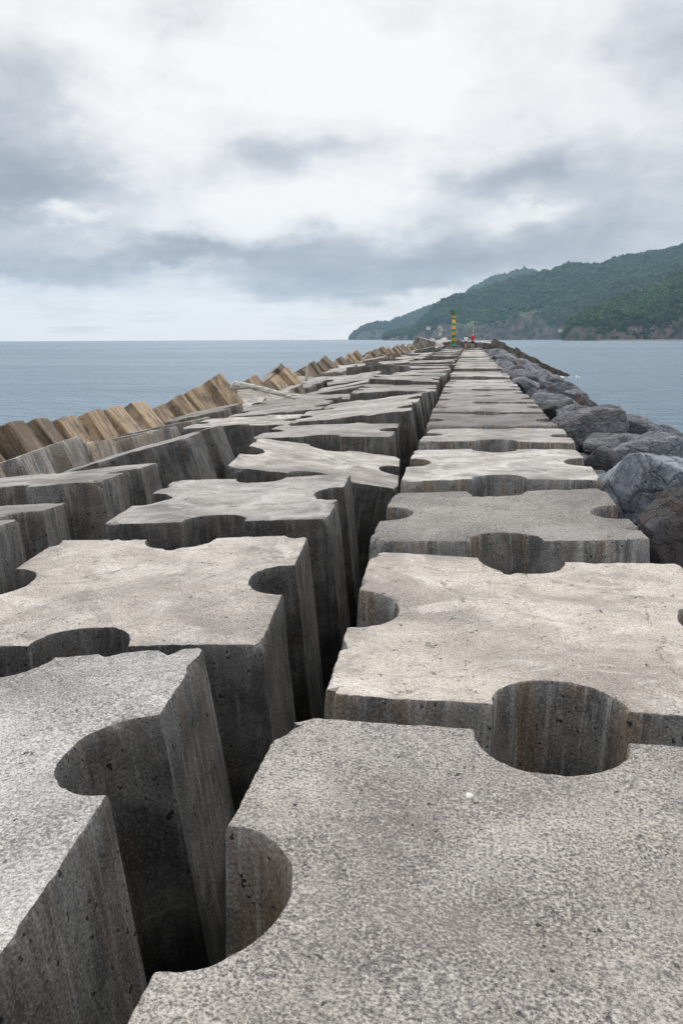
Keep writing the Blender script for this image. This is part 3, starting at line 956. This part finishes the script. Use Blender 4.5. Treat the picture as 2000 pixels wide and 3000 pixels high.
M_DKMET = plain('dark_green_metal', (.03, .07, .05), .5)
M_WHITE = plain('white_paint', (.78, .76, .72), .5, .06)
M_LENS = plain('lamp_glass', (.05, .30, .14), .15)
bea = empty('harbour_beacon', (-2.42, 113.0, -.99 + CAMZ))
tag(bea, 'green and yellow striped harbour beacon at the end of the pier', 'beacon')
def cyl(bm, r0, r1, z0, z1, n=28, x=0, y=0):
    d = bmesh.ops.create_cone(bm, cap_ends=True, segments=n, radius1=r0, radius2=r1, depth=z1 - z0)
    bmesh.ops.translate(bm, verts=d['verts'], vec=(x, y, (z0 + z1) / 2))
def bar(bm, a, b, r_, n=8):
    a, b = Vector(a), Vector(b)
    d = bmesh.ops.create_cone(bm, cap_ends=True, segments=n, radius1=r_, radius2=r_, depth=(b - a).length)
    q = (b - a).to_track_quat('Z', 'Y')
    bmesh.ops.transform(bm, matrix=Matrix.Translation((a + b) / 2) @ q.to_matrix().to_4x4(), verts=d['verts'])
def box(bm, c, s):
    d = bmesh.ops.create_cube(bm, size=1)
    bmesh.ops.scale(bm, vec=s, verts=d['verts'])
    bmesh.ops.translate(bm, vec=c, verts=d['verts'])
b = bmesh.new(); cyl(b, .25, .21, .25, 4.45); bm_obj('column', b, M_BAND, True, bea)
b = bmesh.new(); cyl(b, .34, .26, 0, .25); cyl(b, .40, .40, -.02, .04); bm_obj('base_flange', b, M_GREEN, False, bea)
b = bmesh.new(); cyl(b, .62, .62, 4.30, 4.35, 8); bm_obj('gallery_platform', b, M_DKMET, False, bea)
for sx in (-1, 1):
    b = bmesh.new(); bar(b, (sx * .22, 0, 3.78), (sx * .58, 0, 4.29), .032); bm_obj('gallery_brace', b, M_WHITE, False, bea)
b = bmesh.new()
for k in range(8):
    a0, a1 = 2 * math.pi * (k + .5) / 8, 2 * math.pi * (k + 1.5) / 8
    p0, p1 = Vector((.58 * math.cos(a0), .58 * math.sin(a0), 0)), Vector((.58 * math.cos(a1), .58 * math.sin(a1), 0))
    if k in (0, 1, 2, 3, 4):
        bar(b, p0 + Vector((0, 0, 4.35)), p0 + Vector((0, 0, 4.85)), .018)
        bar(b, p0 + Vector((0, 0, 4.85)), p1 + Vector((0, 0, 4.85)), .018)
        bar(b, p0 + Vector((0, 0, 4.6)), p1 + Vector((0, 0, 4.6)), .014)
bm_obj('gallery_railing', b, M_DKMET, False, bea)
b = bmesh.new(); cyl(b, .19, .17, 4.45, 4.72); bm_obj('lantern', b, M_GREEN, True, bea)
b = bmesh.new(); cyl(b, .12, .10, 4.72, 4.86); bm_obj('lamp_lens', b, M_LENS, True, bea)
b = bmesh.new(); cyl(b, .20, .05, 4.86, 4.95); bm_obj('lantern_cap', b, M_GREEN, True, bea)
b = bmesh.new(); box(b, (0, 0, 0), (.42, .04, .34)); bmesh.ops.rotate(b, verts=b.verts, cent=(0, 0, 0), matrix=Matrix.Rotation(R(-40), 3, 'X')); bmesh.ops.translate(b, verts=b.verts, vec=(-.36, 0, 4.78))
bm_obj('solar_panel', b, M_DKMET, False, bea)

# ------------------------------------------------------------------ people
M_SKIN = plain('skin', (.52, .31, .22), .55, .06, 12)
M_TEE = plain('white_cotton', (.86, .86, .87), .9, .04, 30)
M_RED = plain('red_cotton', (.62, .03, .035), .85, .08, 30)
M_NAVY = plain('navy_cloth', (.02, .035, .06), .85, .1, 30)
M_BLACK = plain('black_cloth', (.012, .012, .014), .85, .1, 30)
M_HAIRD = plain('dark_hair', (.015, .012, .010), .6, .2, 60)
M_HAIRW = plain('white_hair', (.72, .70, .68), .7, .08, 60)
M_SHOE = plain('grey_shoe', (.10, .10, .10), .7)

def skin(name, pts, edges, mat, parent=None, root=0, sub=2):
    """pts: list of (x,y,z,rx,ry)"""
    me = bpy.data.meshes.new(name)
    me.from_pydata([p[:3] for p in pts], edges, [])
    o = link(bpy.data.objects.new(name, me))
    m = o.modifiers.new('skin', 'SKIN')
    lay = me.skin_vertices[0].data
    for i, p in enumerate(pts):
        lay[i].radius = (p[3], p[4] if len(p) > 4 else p[3])
        lay[i].use_root = (i == root)
    m.use_smooth_shade = True
    s = o.modifiers.new('subd', 'SUBSURF')
    s.levels = s.render_levels = sub
    dg = bpy.context.evaluated_depsgraph_get()
    nm = bpy.data.meshes.new_from_object(o.evaluated_get(dg))
    o.modifiers.clear()
    o.data = nm
    nm.materials.clear()
    nm.materials.append(mat)
    nm.polygons.foreach_set('use_smooth', [True] * len(nm.polygons))
    if parent: o.parent = parent
    return o

def person(loc, height, rz, armL, armR, legL, legR, parts, label, wide=1.):
    """figure facing +Y; joints in units of height, arms: (elbow, wrist), legs: (knee, ankle)"""
    k = height / 1.75
    w = wide
    P, E = [], []
    def v(x, y, z, r_, r2_=None):
        P.append((x * k, y * k, z * k, r_ * k, (r2_ or r_) * k))
        return len(P) - 1
    def chain(*ids):
        for a, c in zip(ids, ids[1:]): E.append((a, c))
    pel = v(0, 0, .94, .15 * w, .11 * w)
    wai = v(0, .01, 1.08, .13 * w, .10 * w)
    che = v(0, .0, 1.28, .155 * w, .11 * w)
    shl = v(0, -.01, 1.41, .11, .08)
    nek = v(0, .0, 1.49, .052)
    jaw = v(0, .035, 1.56, .062, .075)
    hed = v(0, .02, 1.65, .074, .09)
    cro = v(0, .01, 1.71, .055, .065)
    chain(pel, wai, che, shl, nek, jaw, hed, cro)
    for sx, arm in ((-1, armL), (1, armR)):
        s0 = v(sx * .185 * w, -.01, 1.40, .055)
        el_ = v(*arm[0], .041)
        wr = v(*arm[1], .028)
        d = (Vector(arm[1]) - Vector(arm[0])).normalized()
        pm = Vector(arm[1]) + d * .07
        pa = v(*pm, .036, .020)
        chain(shl, s0, el_, wr, pa)
        sd = d.cross(Vector((0, 1, 0)) if abs(d.y) < .8 else Vector((1, 0, 0))).normalized()
        up = sd.cross(d).normalized()
        for i, ln in enumerate((.070, .080, .074, .058)):
            off = up * ((i - 1.5) * .019)
            f1 = v(*(pm + d * .035 + off), .0095)
            f2 = v(*(pm + d * (.035 + ln * .55) + off + sd * .008), .0088)
            f3 = v(*(pm + d * (.035 + ln * .95) + off + sd * .026), .0075)
            chain(pa, f1, f2, f3)
        t1 = v(*(Vector(arm[1]) + d * .045 + up * -.035), .0105)
        t2 = v(*(Vector(arm[1]) + d * .085 + up * -.05 + sd * .012), .009)
        chain(pa, t1, t2)
    for sx, leg in ((-1, legL), (1, legR)):
        h0 = v(sx * .095, 0, .88, .095 * w, .10 * w)
        kn = v(*leg[0], .058)
        cf = v(*(Vector(leg[0]) * .65 + Vector(leg[1]) * .35 + Vector((0, -.02, 0))), .056)
        an = v(*leg[1], .038)
        hd = Vector(leg[2]) if len(leg) > 2 else Vector((0, 1, 0))
        ft = v(*(Vector(leg[1]) + Vector((0, 0, -.045)) + hd * .07), .036, .032)
        to = v(*(Vector(leg[1]) + Vector((0, 0, -.06)) + hd * .16), .030, .020)
        chain(pel, h0, kn, cf, an, ft, to)
    body = skin('person', P, E, M_SKIN)
    body.location = loc
    body.rotation_euler = (0, 0, rz)
    tag(body, label, 'person')
    q = lambda *a: tuple(Vector(a[:3]) * k) + tuple(x * k for x in a[3:])
    # shirt with short sleeves
    pts = [q(0, 0, .93, .175 * w, .135 * w), q(0, .01, 1.08, .165 * w, .13 * w), q(0, 0, 1.28, .185 * w, .14 * w), q(0, -.01, 1.415, .135, .10), q(0, 0, 1.465, .068)]
    ed = [(0, 1), (1, 2), (2, 3), (3, 4)]
    for sx, arm in ((-1, armL), (1, armR)):
        i0 = len(pts)
        s0 = Vector((sx * .185 * w, -.01, 1.40))
        m_ = s0.lerp(Vector(arm[0]), .75)
        pts += [q(*s0, .075), q(*m_, .064)]
        ed += [(3, i0), (i0, i0 + 1)]
    skin('shirt', pts, ed, parts['shirt'], body)
    if parts.get('sleeve'):
        for sx, arm in ((-1, armL), (1, armR)):
            s0 = Vector((sx * .185 * w, -.01, 1.40))
            skin('sleeve', [q(*s0, .083), q(*s0.lerp(Vector(arm[0]), .45), .074), q(*s0.lerp(Vector(arm[0]), .85), .068)], [(0, 1), (1, 2)], parts['sleeve'], body)
    pts = [q(0, 0, 1.02, .165 * w, .125 * w), q(0, 0, .92, .185 * w, .14 * w)]
    ed = [(0, 1)]
    for sx, leg in ((-1, legL), (1, legR)):
        i0 = len(pts)
        h0 = Vector((sx * .095, 0, .86))
        m_ = h0.lerp(Vector(leg[0]), parts.get('short', .8))
        pts += [q(*h0, .115 * w), q(*m_, .092)]
        ed += [(1, i0), (i0, i0 + 1)]
    skin('shorts', pts, ed, parts['shorts'], body)
    hr = [q(0, -.015, 1.60, .078, .07), q(0, -.012, 1.67, .083, .09), q(0, -.005, 1.725, .065, .075)]
    he = [(0, 1), (1, 2)]
    if parts.get('long'):
        hr.append(q(0, -.05, 1.50, .07, .05)); he.append((0, 3))
    skin('hair', hr, he, parts['hair'], body)
    for sx, leg in ((-1, legL), (1, legR)):
        hd = Vector(leg[2]) if len(leg) > 2 else Vector((0, 1, 0))
        a = Vector(leg[1]) + Vector((0, 0, -.05))
        skin('shoe', [q(*(a - hd * .03), .045), q(*(a + hd * .08), .043, .036), q(*(a + hd * .17 + Vector((0, 0, -.008))), .036, .026)], [(0, 1), (1, 2)], M_SHOE, body)
    # face and ears: nose, ears as part of a small mesh
    bmf = bmesh.new()
    for c, s in (((0, .118, 1.625), (.013, .018, .020)), ((-.082, .01, 1.625), (.010, .018, .03)), ((.082, .01, 1.625), (.010, .018, .03)), ((0, .103, 1.585), (.024, .008, .006))):
        d = bmesh.ops.create_icosphere(bmf, subdivisions=2, radius=1)
        bmesh.ops.scale(bmf, vec=s, verts=d['verts'])
        bmesh.ops.translate(bmf, vec=c, verts=d['verts'])
    bmesh.ops.scale(bmf, vec=(k, k, k), verts=bmf.verts)
    bm_obj('facial_features', bmf, M_SKIN, True, body)
    bme = bmesh.new()
    for sx in (-1, 1):
        d = bmesh.ops.create_icosphere(bme, subdivisions=2, radius=.011 * k)
        bmesh.ops.translate(bme, vec=(sx * .032 * k, .098 * k, 1.645 * k), verts=d['verts'])
    bm_obj('eyes', bme, M_HAIRD, True, body)
    return body

WZ = -1.235
# woman: right hand reaching to the man's left hand
person((-.62, 100.6, WZ + CAMZ), 1.62, .0, ((-.25, -.02, 1.15), (-.24, .06, .93)), ((.36, .03, 1.22), (.60, .05, 1.10)),
       ((-.085, .03, .50), (-.075, -.03, .09)), ((.085, .10, .50), (.08, .02, .09)), dict(shirt=M_TEE, shorts=M_BLACK, hair=M_HAIRD, short=.55, long=True),
       'woman in white t-shirt and black shorts holding the hand of the man in red')
person((.22, 101.0, WZ + CAMZ), 1.80, .0, ((-.30, -.02, 1.17), (-.33, -.06, 1.00)), ((.25, -.05, 1.15), (.26, .07, .93)),
       ((-.11, .02, .50), (-.11, -.10, .09)), ((.10, .12, .50), (.15, .02, .09)), dict(shirt=M_RED, sleeve=M_NAVY, shorts=M_NAVY, hair=M_HAIRW, short=.85),
       'white haired man in red t-shirt and dark shorts walking beside the woman', 1.12)

# ------------------------------------------------------------------ hills
def azel(px, py):
    v = ray(px, py)
    return math.atan2(v.x, v.y), math.atan2(v.z, math.hypot(v.x, v.y))

def hill(name, ridge_px, d0, depth, step, seed, mat, cliff_h, amp, azpad, over=1.35, base_el=0.0, shore_amp=60, power=.8):
    """terrain from the shore inland: for each bearing a shore distance, a slope to the ridge and a back slope"""
    az = np.array([azel(*p)[0] for p in ridge_px])
    el = np.array([azel(*p)[1] for p in ridge_px])
    az = np.concatenate([az, az[-1] + azpad * np.array([.25, .55, .82, 1.])])
    el = np.concatenate([el, el[-1] * np.array([1.13, 1., .5, .02])])
    a0, a1 = az[0], az[-1]
    nu = int((a1 - a0) * d0 / step) + 2
    nt = int(depth * over / step) + 2
    A = np.linspace(a0, a1, nu)
    Eo = np.maximum(np.interp(A, az, el), 0)
    u3 = np.c_[A * d0 / 420., np.zeros(nu), np.zeros(nu)]
    Dsh = d0 + shore_amp * fbm(u3, seed, 4)
    T = np.linspace(0, over, nt)
    At, Tt = np.meshgrid(A, T, indexing='ij')
    Hr = (np.tan(Eo) * (Dsh + depth) + CAMZ)[:, None] + 0 * Tt
    dist = Dsh[:, None] + Tt * depth
    X = np.sin(At) * dist
    Y = np.cos(At) * dist
    q3 = np.c_[X.ravel(), Y.ravel(), np.zeros(X.size)]
    g = np.where(Tt < 1, np.clip(Tt, 0, 1) ** power, 1 - 1.1 * (Tt - 1))
    ch = cliff_h * (1 + .6 * fbm(np.c_[A * d0 / 160., np.zeros(nu), np.ones(nu)], seed + 3, 4))[:, None]
    ch = np.minimum(ch, Hr * .55)
    cl = np.clip(Tt * depth / 22., 0, 1)
    Z = ch * cl ** .7 + (Hr - ch) * g
    gul = ridged(np.c_[X.ravel() / 330., Y.ravel() / 330., np.zeros(X.size)], seed + 5, 4).reshape(X.shape)
    env = np.clip(Tt * 4, 0, 1) * np.clip((.97 - Tt) * 3, 0, 1)
    sc_ = np.clip(Hr / 150., 0, 1)
    Z = Z + gul * amp * env * sc_
    Z = Z + fbm(q3 / 45., seed + 7, 4).reshape(X.shape) * amp * .24 * np.clip(Tt * 8, 0, 1) * np.clip((1.1 - Tt) * 3, .25, 1) * sc_
    Z = Z + (fbm(q3 / 9., seed + 8, 2).reshape(X.shape) * 2.0) * np.clip(Tt * 12, 0, 1)
    Z = np.where(Tt <= 1e-9, -2., np.maximum(Z, .3))
    V = np.c_[X.ravel(), Y.ravel(), Z.ravel()]
    idx = np.arange(nu * nt).reshape(nu, nt)
    Fq = np.stack([idx[:-1, :-1], idx[1:, :-1], idx[1:, 1:], idx[:-1, 1:]], -1).reshape(-1, 4)
    me = bpy.data.meshes.new(name)
    me.vertices.add(len(V))
    me.vertices.foreach_set('co', V.ravel())
    me.loops.add(Fq.size)
    me.loops.foreach_set('vertex_index', Fq.ravel())
    me.polygons.add(len(Fq))
    me.polygons.foreach_set('loop_start', np.arange(0, Fq.size, 4))
    me.polygons.foreach_set('use_smooth', np.ones(len(Fq), bool))
    me.update(calc_edges=True)
    at = me.attributes.new('cliff', 'FLOAT', 'POINT')
    topc = 1.05 + .5 * fbm(q3 / 60., seed + 11, 4)
    cf = np.clip((topc - (Z / np.maximum(ch, 1)).ravel()) * 3, 0, 1)
    steep = np.clip((ridged(q3 / 160., seed + 12, 3) - .35) * 3, 0, 1) * np.clip(1.5 - (Z / np.maximum(Hr, 1)).ravel() * 2.4, 0, 1)
    cf = np.maximum(cf, steep * .8)
    at.data.foreach_set('value', cf.astype(np.float32))
    me.materials.append(mat)
    o = link(bpy.data.objects.new(name, me))
    tag(o, kind='structure')
    return V.reshape(nu, nt, 3), cf.reshape(nu, nt), o

def grid_mesh_fast(name, V, Fc, mat):
    me = bpy.data.meshes.new(name)
    me.vertices.add(len(V))
    me.vertices.foreach_set('co', V.ravel())
    me.loops.add(Fc.size)
    me.loops.foreach_set('vertex_index', Fc.ravel())
    me.polygons.add(len(Fc))
    me.polygons.foreach_set('loop_start', np.arange(0, Fc.size, 3))
    me.polygons.foreach_set('use_smooth', np.zeros(len(Fc), bool))
    me.update(calc_edges=True)
    me.materials.append(mat)
    return link(bpy.data.objects.new(name, me))

bmi = bmesh.new()
bmesh.ops.create_icosphere(bmi, subdivisions=1, radius=1)
ICO_V = np.array([tuple(v.co) for v in bmi.verts])
ICO_F = np.array([[v.index for v in f.verts] for f in bmi.faces])
bmi.free()

def forest(name, V, cf, count, size, seed, mat, label, tmax=.80):
    rs = np.random.RandomState(seed)
    nu, nt, _ = V.shape
    n = count * 2
    ui = rs.uniform(0, nu - 1.001, n)
    ti = rs.uniform(0, 1, n) * (nt - 1.001) * tmax
    i, j = ui.astype(int), ti.astype(int)
    fu, ft = (ui - i)[:, None], (ti - j)[:, None]
    P = (V[i, j] * (1 - fu) + V[i + 1, j] * fu) * (1 - ft) + (V[i, j + 1] * (1 - fu) + V[i + 1, j + 1] * fu) * ft
    c = cf[i, j]
    dens = .55 + .9 * fbm(P / 70., seed + 2, 3) - c * .9
    keep = (rs.uniform(0, 1, n) < np.clip(dens + .25, 0, 1)) & (P[:, 2] > 3)
    P = P[keep][:count]
    n = len(P)
    r = size * np.exp(rs.normal(0, .40, n).clip(-1, .8)) * (1 + .35 * fbm(P / 55., seed + 9, 2))
    sh = np.stack([r * rs.uniform(.8, 1.2, n), r * rs.uniform(.8, 1.2, n), r * rs.uniform(.7, 1.35, n)], 1)
    th = rs.uniform(0, 6.28, n)
    ct, st = np.cos(th)[:, None], np.sin(th)[:, None]
    B = ICO_V[None] * (1 + .30 * rs.normal(size=(n, len(ICO_V), 1)).clip(-1.6, 1.6))
    B = B * sh[:, None, :]
    x = B[..., 0] * ct - B[..., 1] * st
    yv = B[..., 0] * st + B[..., 1] * ct
    W_ = np.stack([x + P[:, 0:1], yv + P[:, 1:2], B[..., 2] + P[:, 2:3] + (sh[:, 2:3] * .35)], -1)
    Fc = (ICO_F[None] + (np.arange(n) * len(ICO_V))[:, None, None]).reshape(-1, 3)
    o = grid_mesh_fast(name, W_.reshape(-1, 3), Fc, mat)
    tag(o, label, 'forest', kind='stuff')
    return o

ROCKC = ((.085, .068, .074), (.27, .205, .195), (.56, .42, .34))
M_LA = make_land('far_headland_ground', ((.035, .070, .035), (.06, .11, .045), (.02, .045, .025)), ((.09, .08, .08), (.2, .17, .15), (.48, .42, .36)), (.09, .16, .05), .004)
M_LB = make_land('hillside_ground', ((.030, .062, .028), (.055, .105, .04), (.018, .038, .02)), ROCKC, (.085, .15, .05), .006)
M_LC = make_land('near_hillside_ground', ((.026, .055, .022), (.05, .10, .035), (.014, .03, .015)), ROCKC, (.08, .15, .045), .008)
M_CA = make_canopy('far_canopy', (.030, .062, .032), (.05, .095, .04), (.025, .05, .03))
M_CB = make_canopy('hill_canopy', (.015, .042, .030), (.040, .092, .050), (.060, .115, .055))
M_CC = make_canopy('near_hill_canopy', (.008, .022, .012), (.030, .076, .028), (.070, .135, .042))

RA = [(1027, 995), (1031, 986), (1040, 978), (1070, 959), (1112, 950), (1143, 946), (1159, 937), (1217, 917), (1281, 889), (1319, 872), (1357, 863), (1389, 841), (1446, 812), (1475, 808), (1510, 797), (1542, 791), (1574, 798), (1640, 806), (1760, 830)]
RB = [(1126, 993), (1140, 984), (1217, 966), (1250, 938), (1287, 914), (1340, 890), (1415, 858), (1497, 838), (1548, 820), (1600, 806), (1631, 797), (1670, 784), (1700, 782), (1765, 777), (1823, 754), (1893, 742), (1957, 732), (2000, 721), (2080, 705)]
RC = [(1650, 992), (1660, 972), (1668, 952), (1702, 922), (1733, 903), (1797, 884), (1855, 858), (1919, 838), (2000, 789), (2080, 745)]
VA, CA_, HA = hill('far_headland', RA, 4700, 900, 11, 21, M_LA, 62, 40, .05, shore_amp=60)
VB, CB_, HB_ = hill('hillside', RB, 2700, 900, 7, 22, M_LB, 52, 62, .5, shore_amp=70)
VC, CC_, HC_ = hill('near_hillside', RC, 1650, 520, 4.5, 23, M_LC, 40, 36, .5, shore_amp=40)
forest('far_headland_forest', VA, CA_, 36000, 6.0, 31, M_CA, 'hazy blue green wood covering the farthest headland')
forest('hillside_forest', VB, CB_, 106000, 4.6, 32, M_CB, 'dense green wood covering the broad middle hillside')
forest('near_hillside_forest', VC, CC_, 88000, 3.1, 33, M_CC, 'dark green wood covering the nearest steep hillside at the right')

# pale shingle strip at the foot of the near hill
M_SHING = plain('pale_shingle', (.20, .185, .17), .9, .35, .3)
vs, fs = [], []
nseg = 60
for k in range(nseg + 1):
    px = 1755 + (2060 - 1755) * k / nseg
    a = azel(px, 990)[0]
    i = min(range(len(VC)), key=lambda q_: abs(math.atan2(VC[q_, 0, 0], VC[q_, 0, 1]) - a))
    d = math.hypot(VC[i, 0, 0], VC[i, 0, 1])
    w = 10 * (.4 + .6 * math.sin(math.pi * k / nseg)) * (1 + .4 * math.sin(k * 1.7))
    for dd, zz in ((-w - 4, -.3), (-w, .9), (2, 2.2)):
        vs.append((math.sin(a) * (d + dd), math.cos(a) * (d + dd), zz))
for k in range(nseg):
    for j in range(2):
        a = k * 3 + j
        fs.append((a, a + 3, a + 4, a + 1))
tag(mesh_obj('shingle_beach', vs, fs, M_SHING), kind='structure')

# hillside houses
M_WALL = plain('white_render', (.60, .57, .53), .8, .06, 1.)
M_ROOF = plain('terracotta_tile', (.34, .14, .08), .8, .2, 3.)
M_GLASS = plain('dark_window', (.03, .035, .04), .15)
def house(px, V, t, size, rz, label):
    a = azel(px, 980)[0]
    i = min(range(len(V)), key=lambda q_: abs(math.atan2(V[q_, 0, 0], V[q_, 0, 1]) - a))
    best = None
    tgt = azel(px, t)[1]
    run = -9
    for j in range(1, V.shape[1]):
        e = math.atan2(V[i, j, 2] - CAMZ, math.hypot(V[i, j, 0], V[i, j, 1]))
        if e >= tgt:
            break
    p = V[i, j]
    h = empty('hillside_house', (p[0], p[1], p[2] + .5), rz)
    tag(h, label, 'house', 'white houses on the far hills')
    L_, D_, H_ = size
    b = bmesh.new(); box(b, (0, 0, H_ / 2 - 3), (L_, D_, H_ + 6)); bm_obj('wall', b, M_WALL, False, h)
    b = bmesh.new()
    pts = [(-L_ / 2 - .4, -D_ / 2 - .5, H_), (L_ / 2 + .4, -D_ / 2 - .5, H_), (L_ / 2 + .4, D_ / 2 + .5, H_), (-L_ / 2 - .4, D_ / 2 + .5, H_), (-L_ / 2 - .4, 0, H_ + D_ * .32), (L_ / 2 + .4, 0, H_ + D_ * .32)]
    vv_ = [b.verts.new(p_) for p_ in pts]
    for f_ in ((0, 1, 5, 4), (2, 3, 4, 5), (0, 4, 3), (1, 2, 5), (3, 2, 1, 0)): b.faces.new([vv_[q_] for q_ in f_])
    bm_obj('roof', b, M_ROOF, False, h)
    for wx in (-L_ * .3, 0, L_ * .3):
        b = bmesh.new(); box(b, (wx, -D_ / 2 - .03, H_ * .55), (1.4, .12, 1.7)); bm_obj('window', b, M_GLASS, False, h)
def _h(px, py, V, size, rz, lb): house(px, V, py, size, rz, lb)
_h(1864, 861, VC, (9, 7, 6), .2, 'white house high on the ridge of the nearest hill')
_h(1257, 963, VB, (15, 8, 4.5), -.1, 'long white house low on the hillside left of the beacon')
_h(1641, 985, VB, (11, 7, 4), .1, 'white house at the waterline below the hill')

# ------------------------------------------------------------------ haze
M_HAZE = bpy.data.materials.new('sea_air')
M_HAZE.use_nodes = True
M_HAZE.node_tree.nodes.clear()
qh = N(M_HAZE.node_tree)
ho = qh.n('ShaderNodeOutputMaterial')
pvn = qh.n('ShaderNodeVolumePrincipled', {'Color': (.54, .77, .98), 'Density': .000070, 'Anisotropy': .2})
M_HAZE.node_tree.links.new(pvn.outputs[0], ho.inputs['Volume'])
hb = bmesh.new()
ZTOP = max(float(v[..., 2].max()) for v in (VA, VB, VC)) + 25
box(hb, (0, 2300, (ZTOP - 4.2) / 2), (14200, 8800, ZTOP + 4.2))
hz = bm_obj('haze', hb, M_HAZE)
tag(hz, kind='stuff')
hz['label'] = 'thin bluish sea air over the whole bay'
hz['category'] = 'haze'
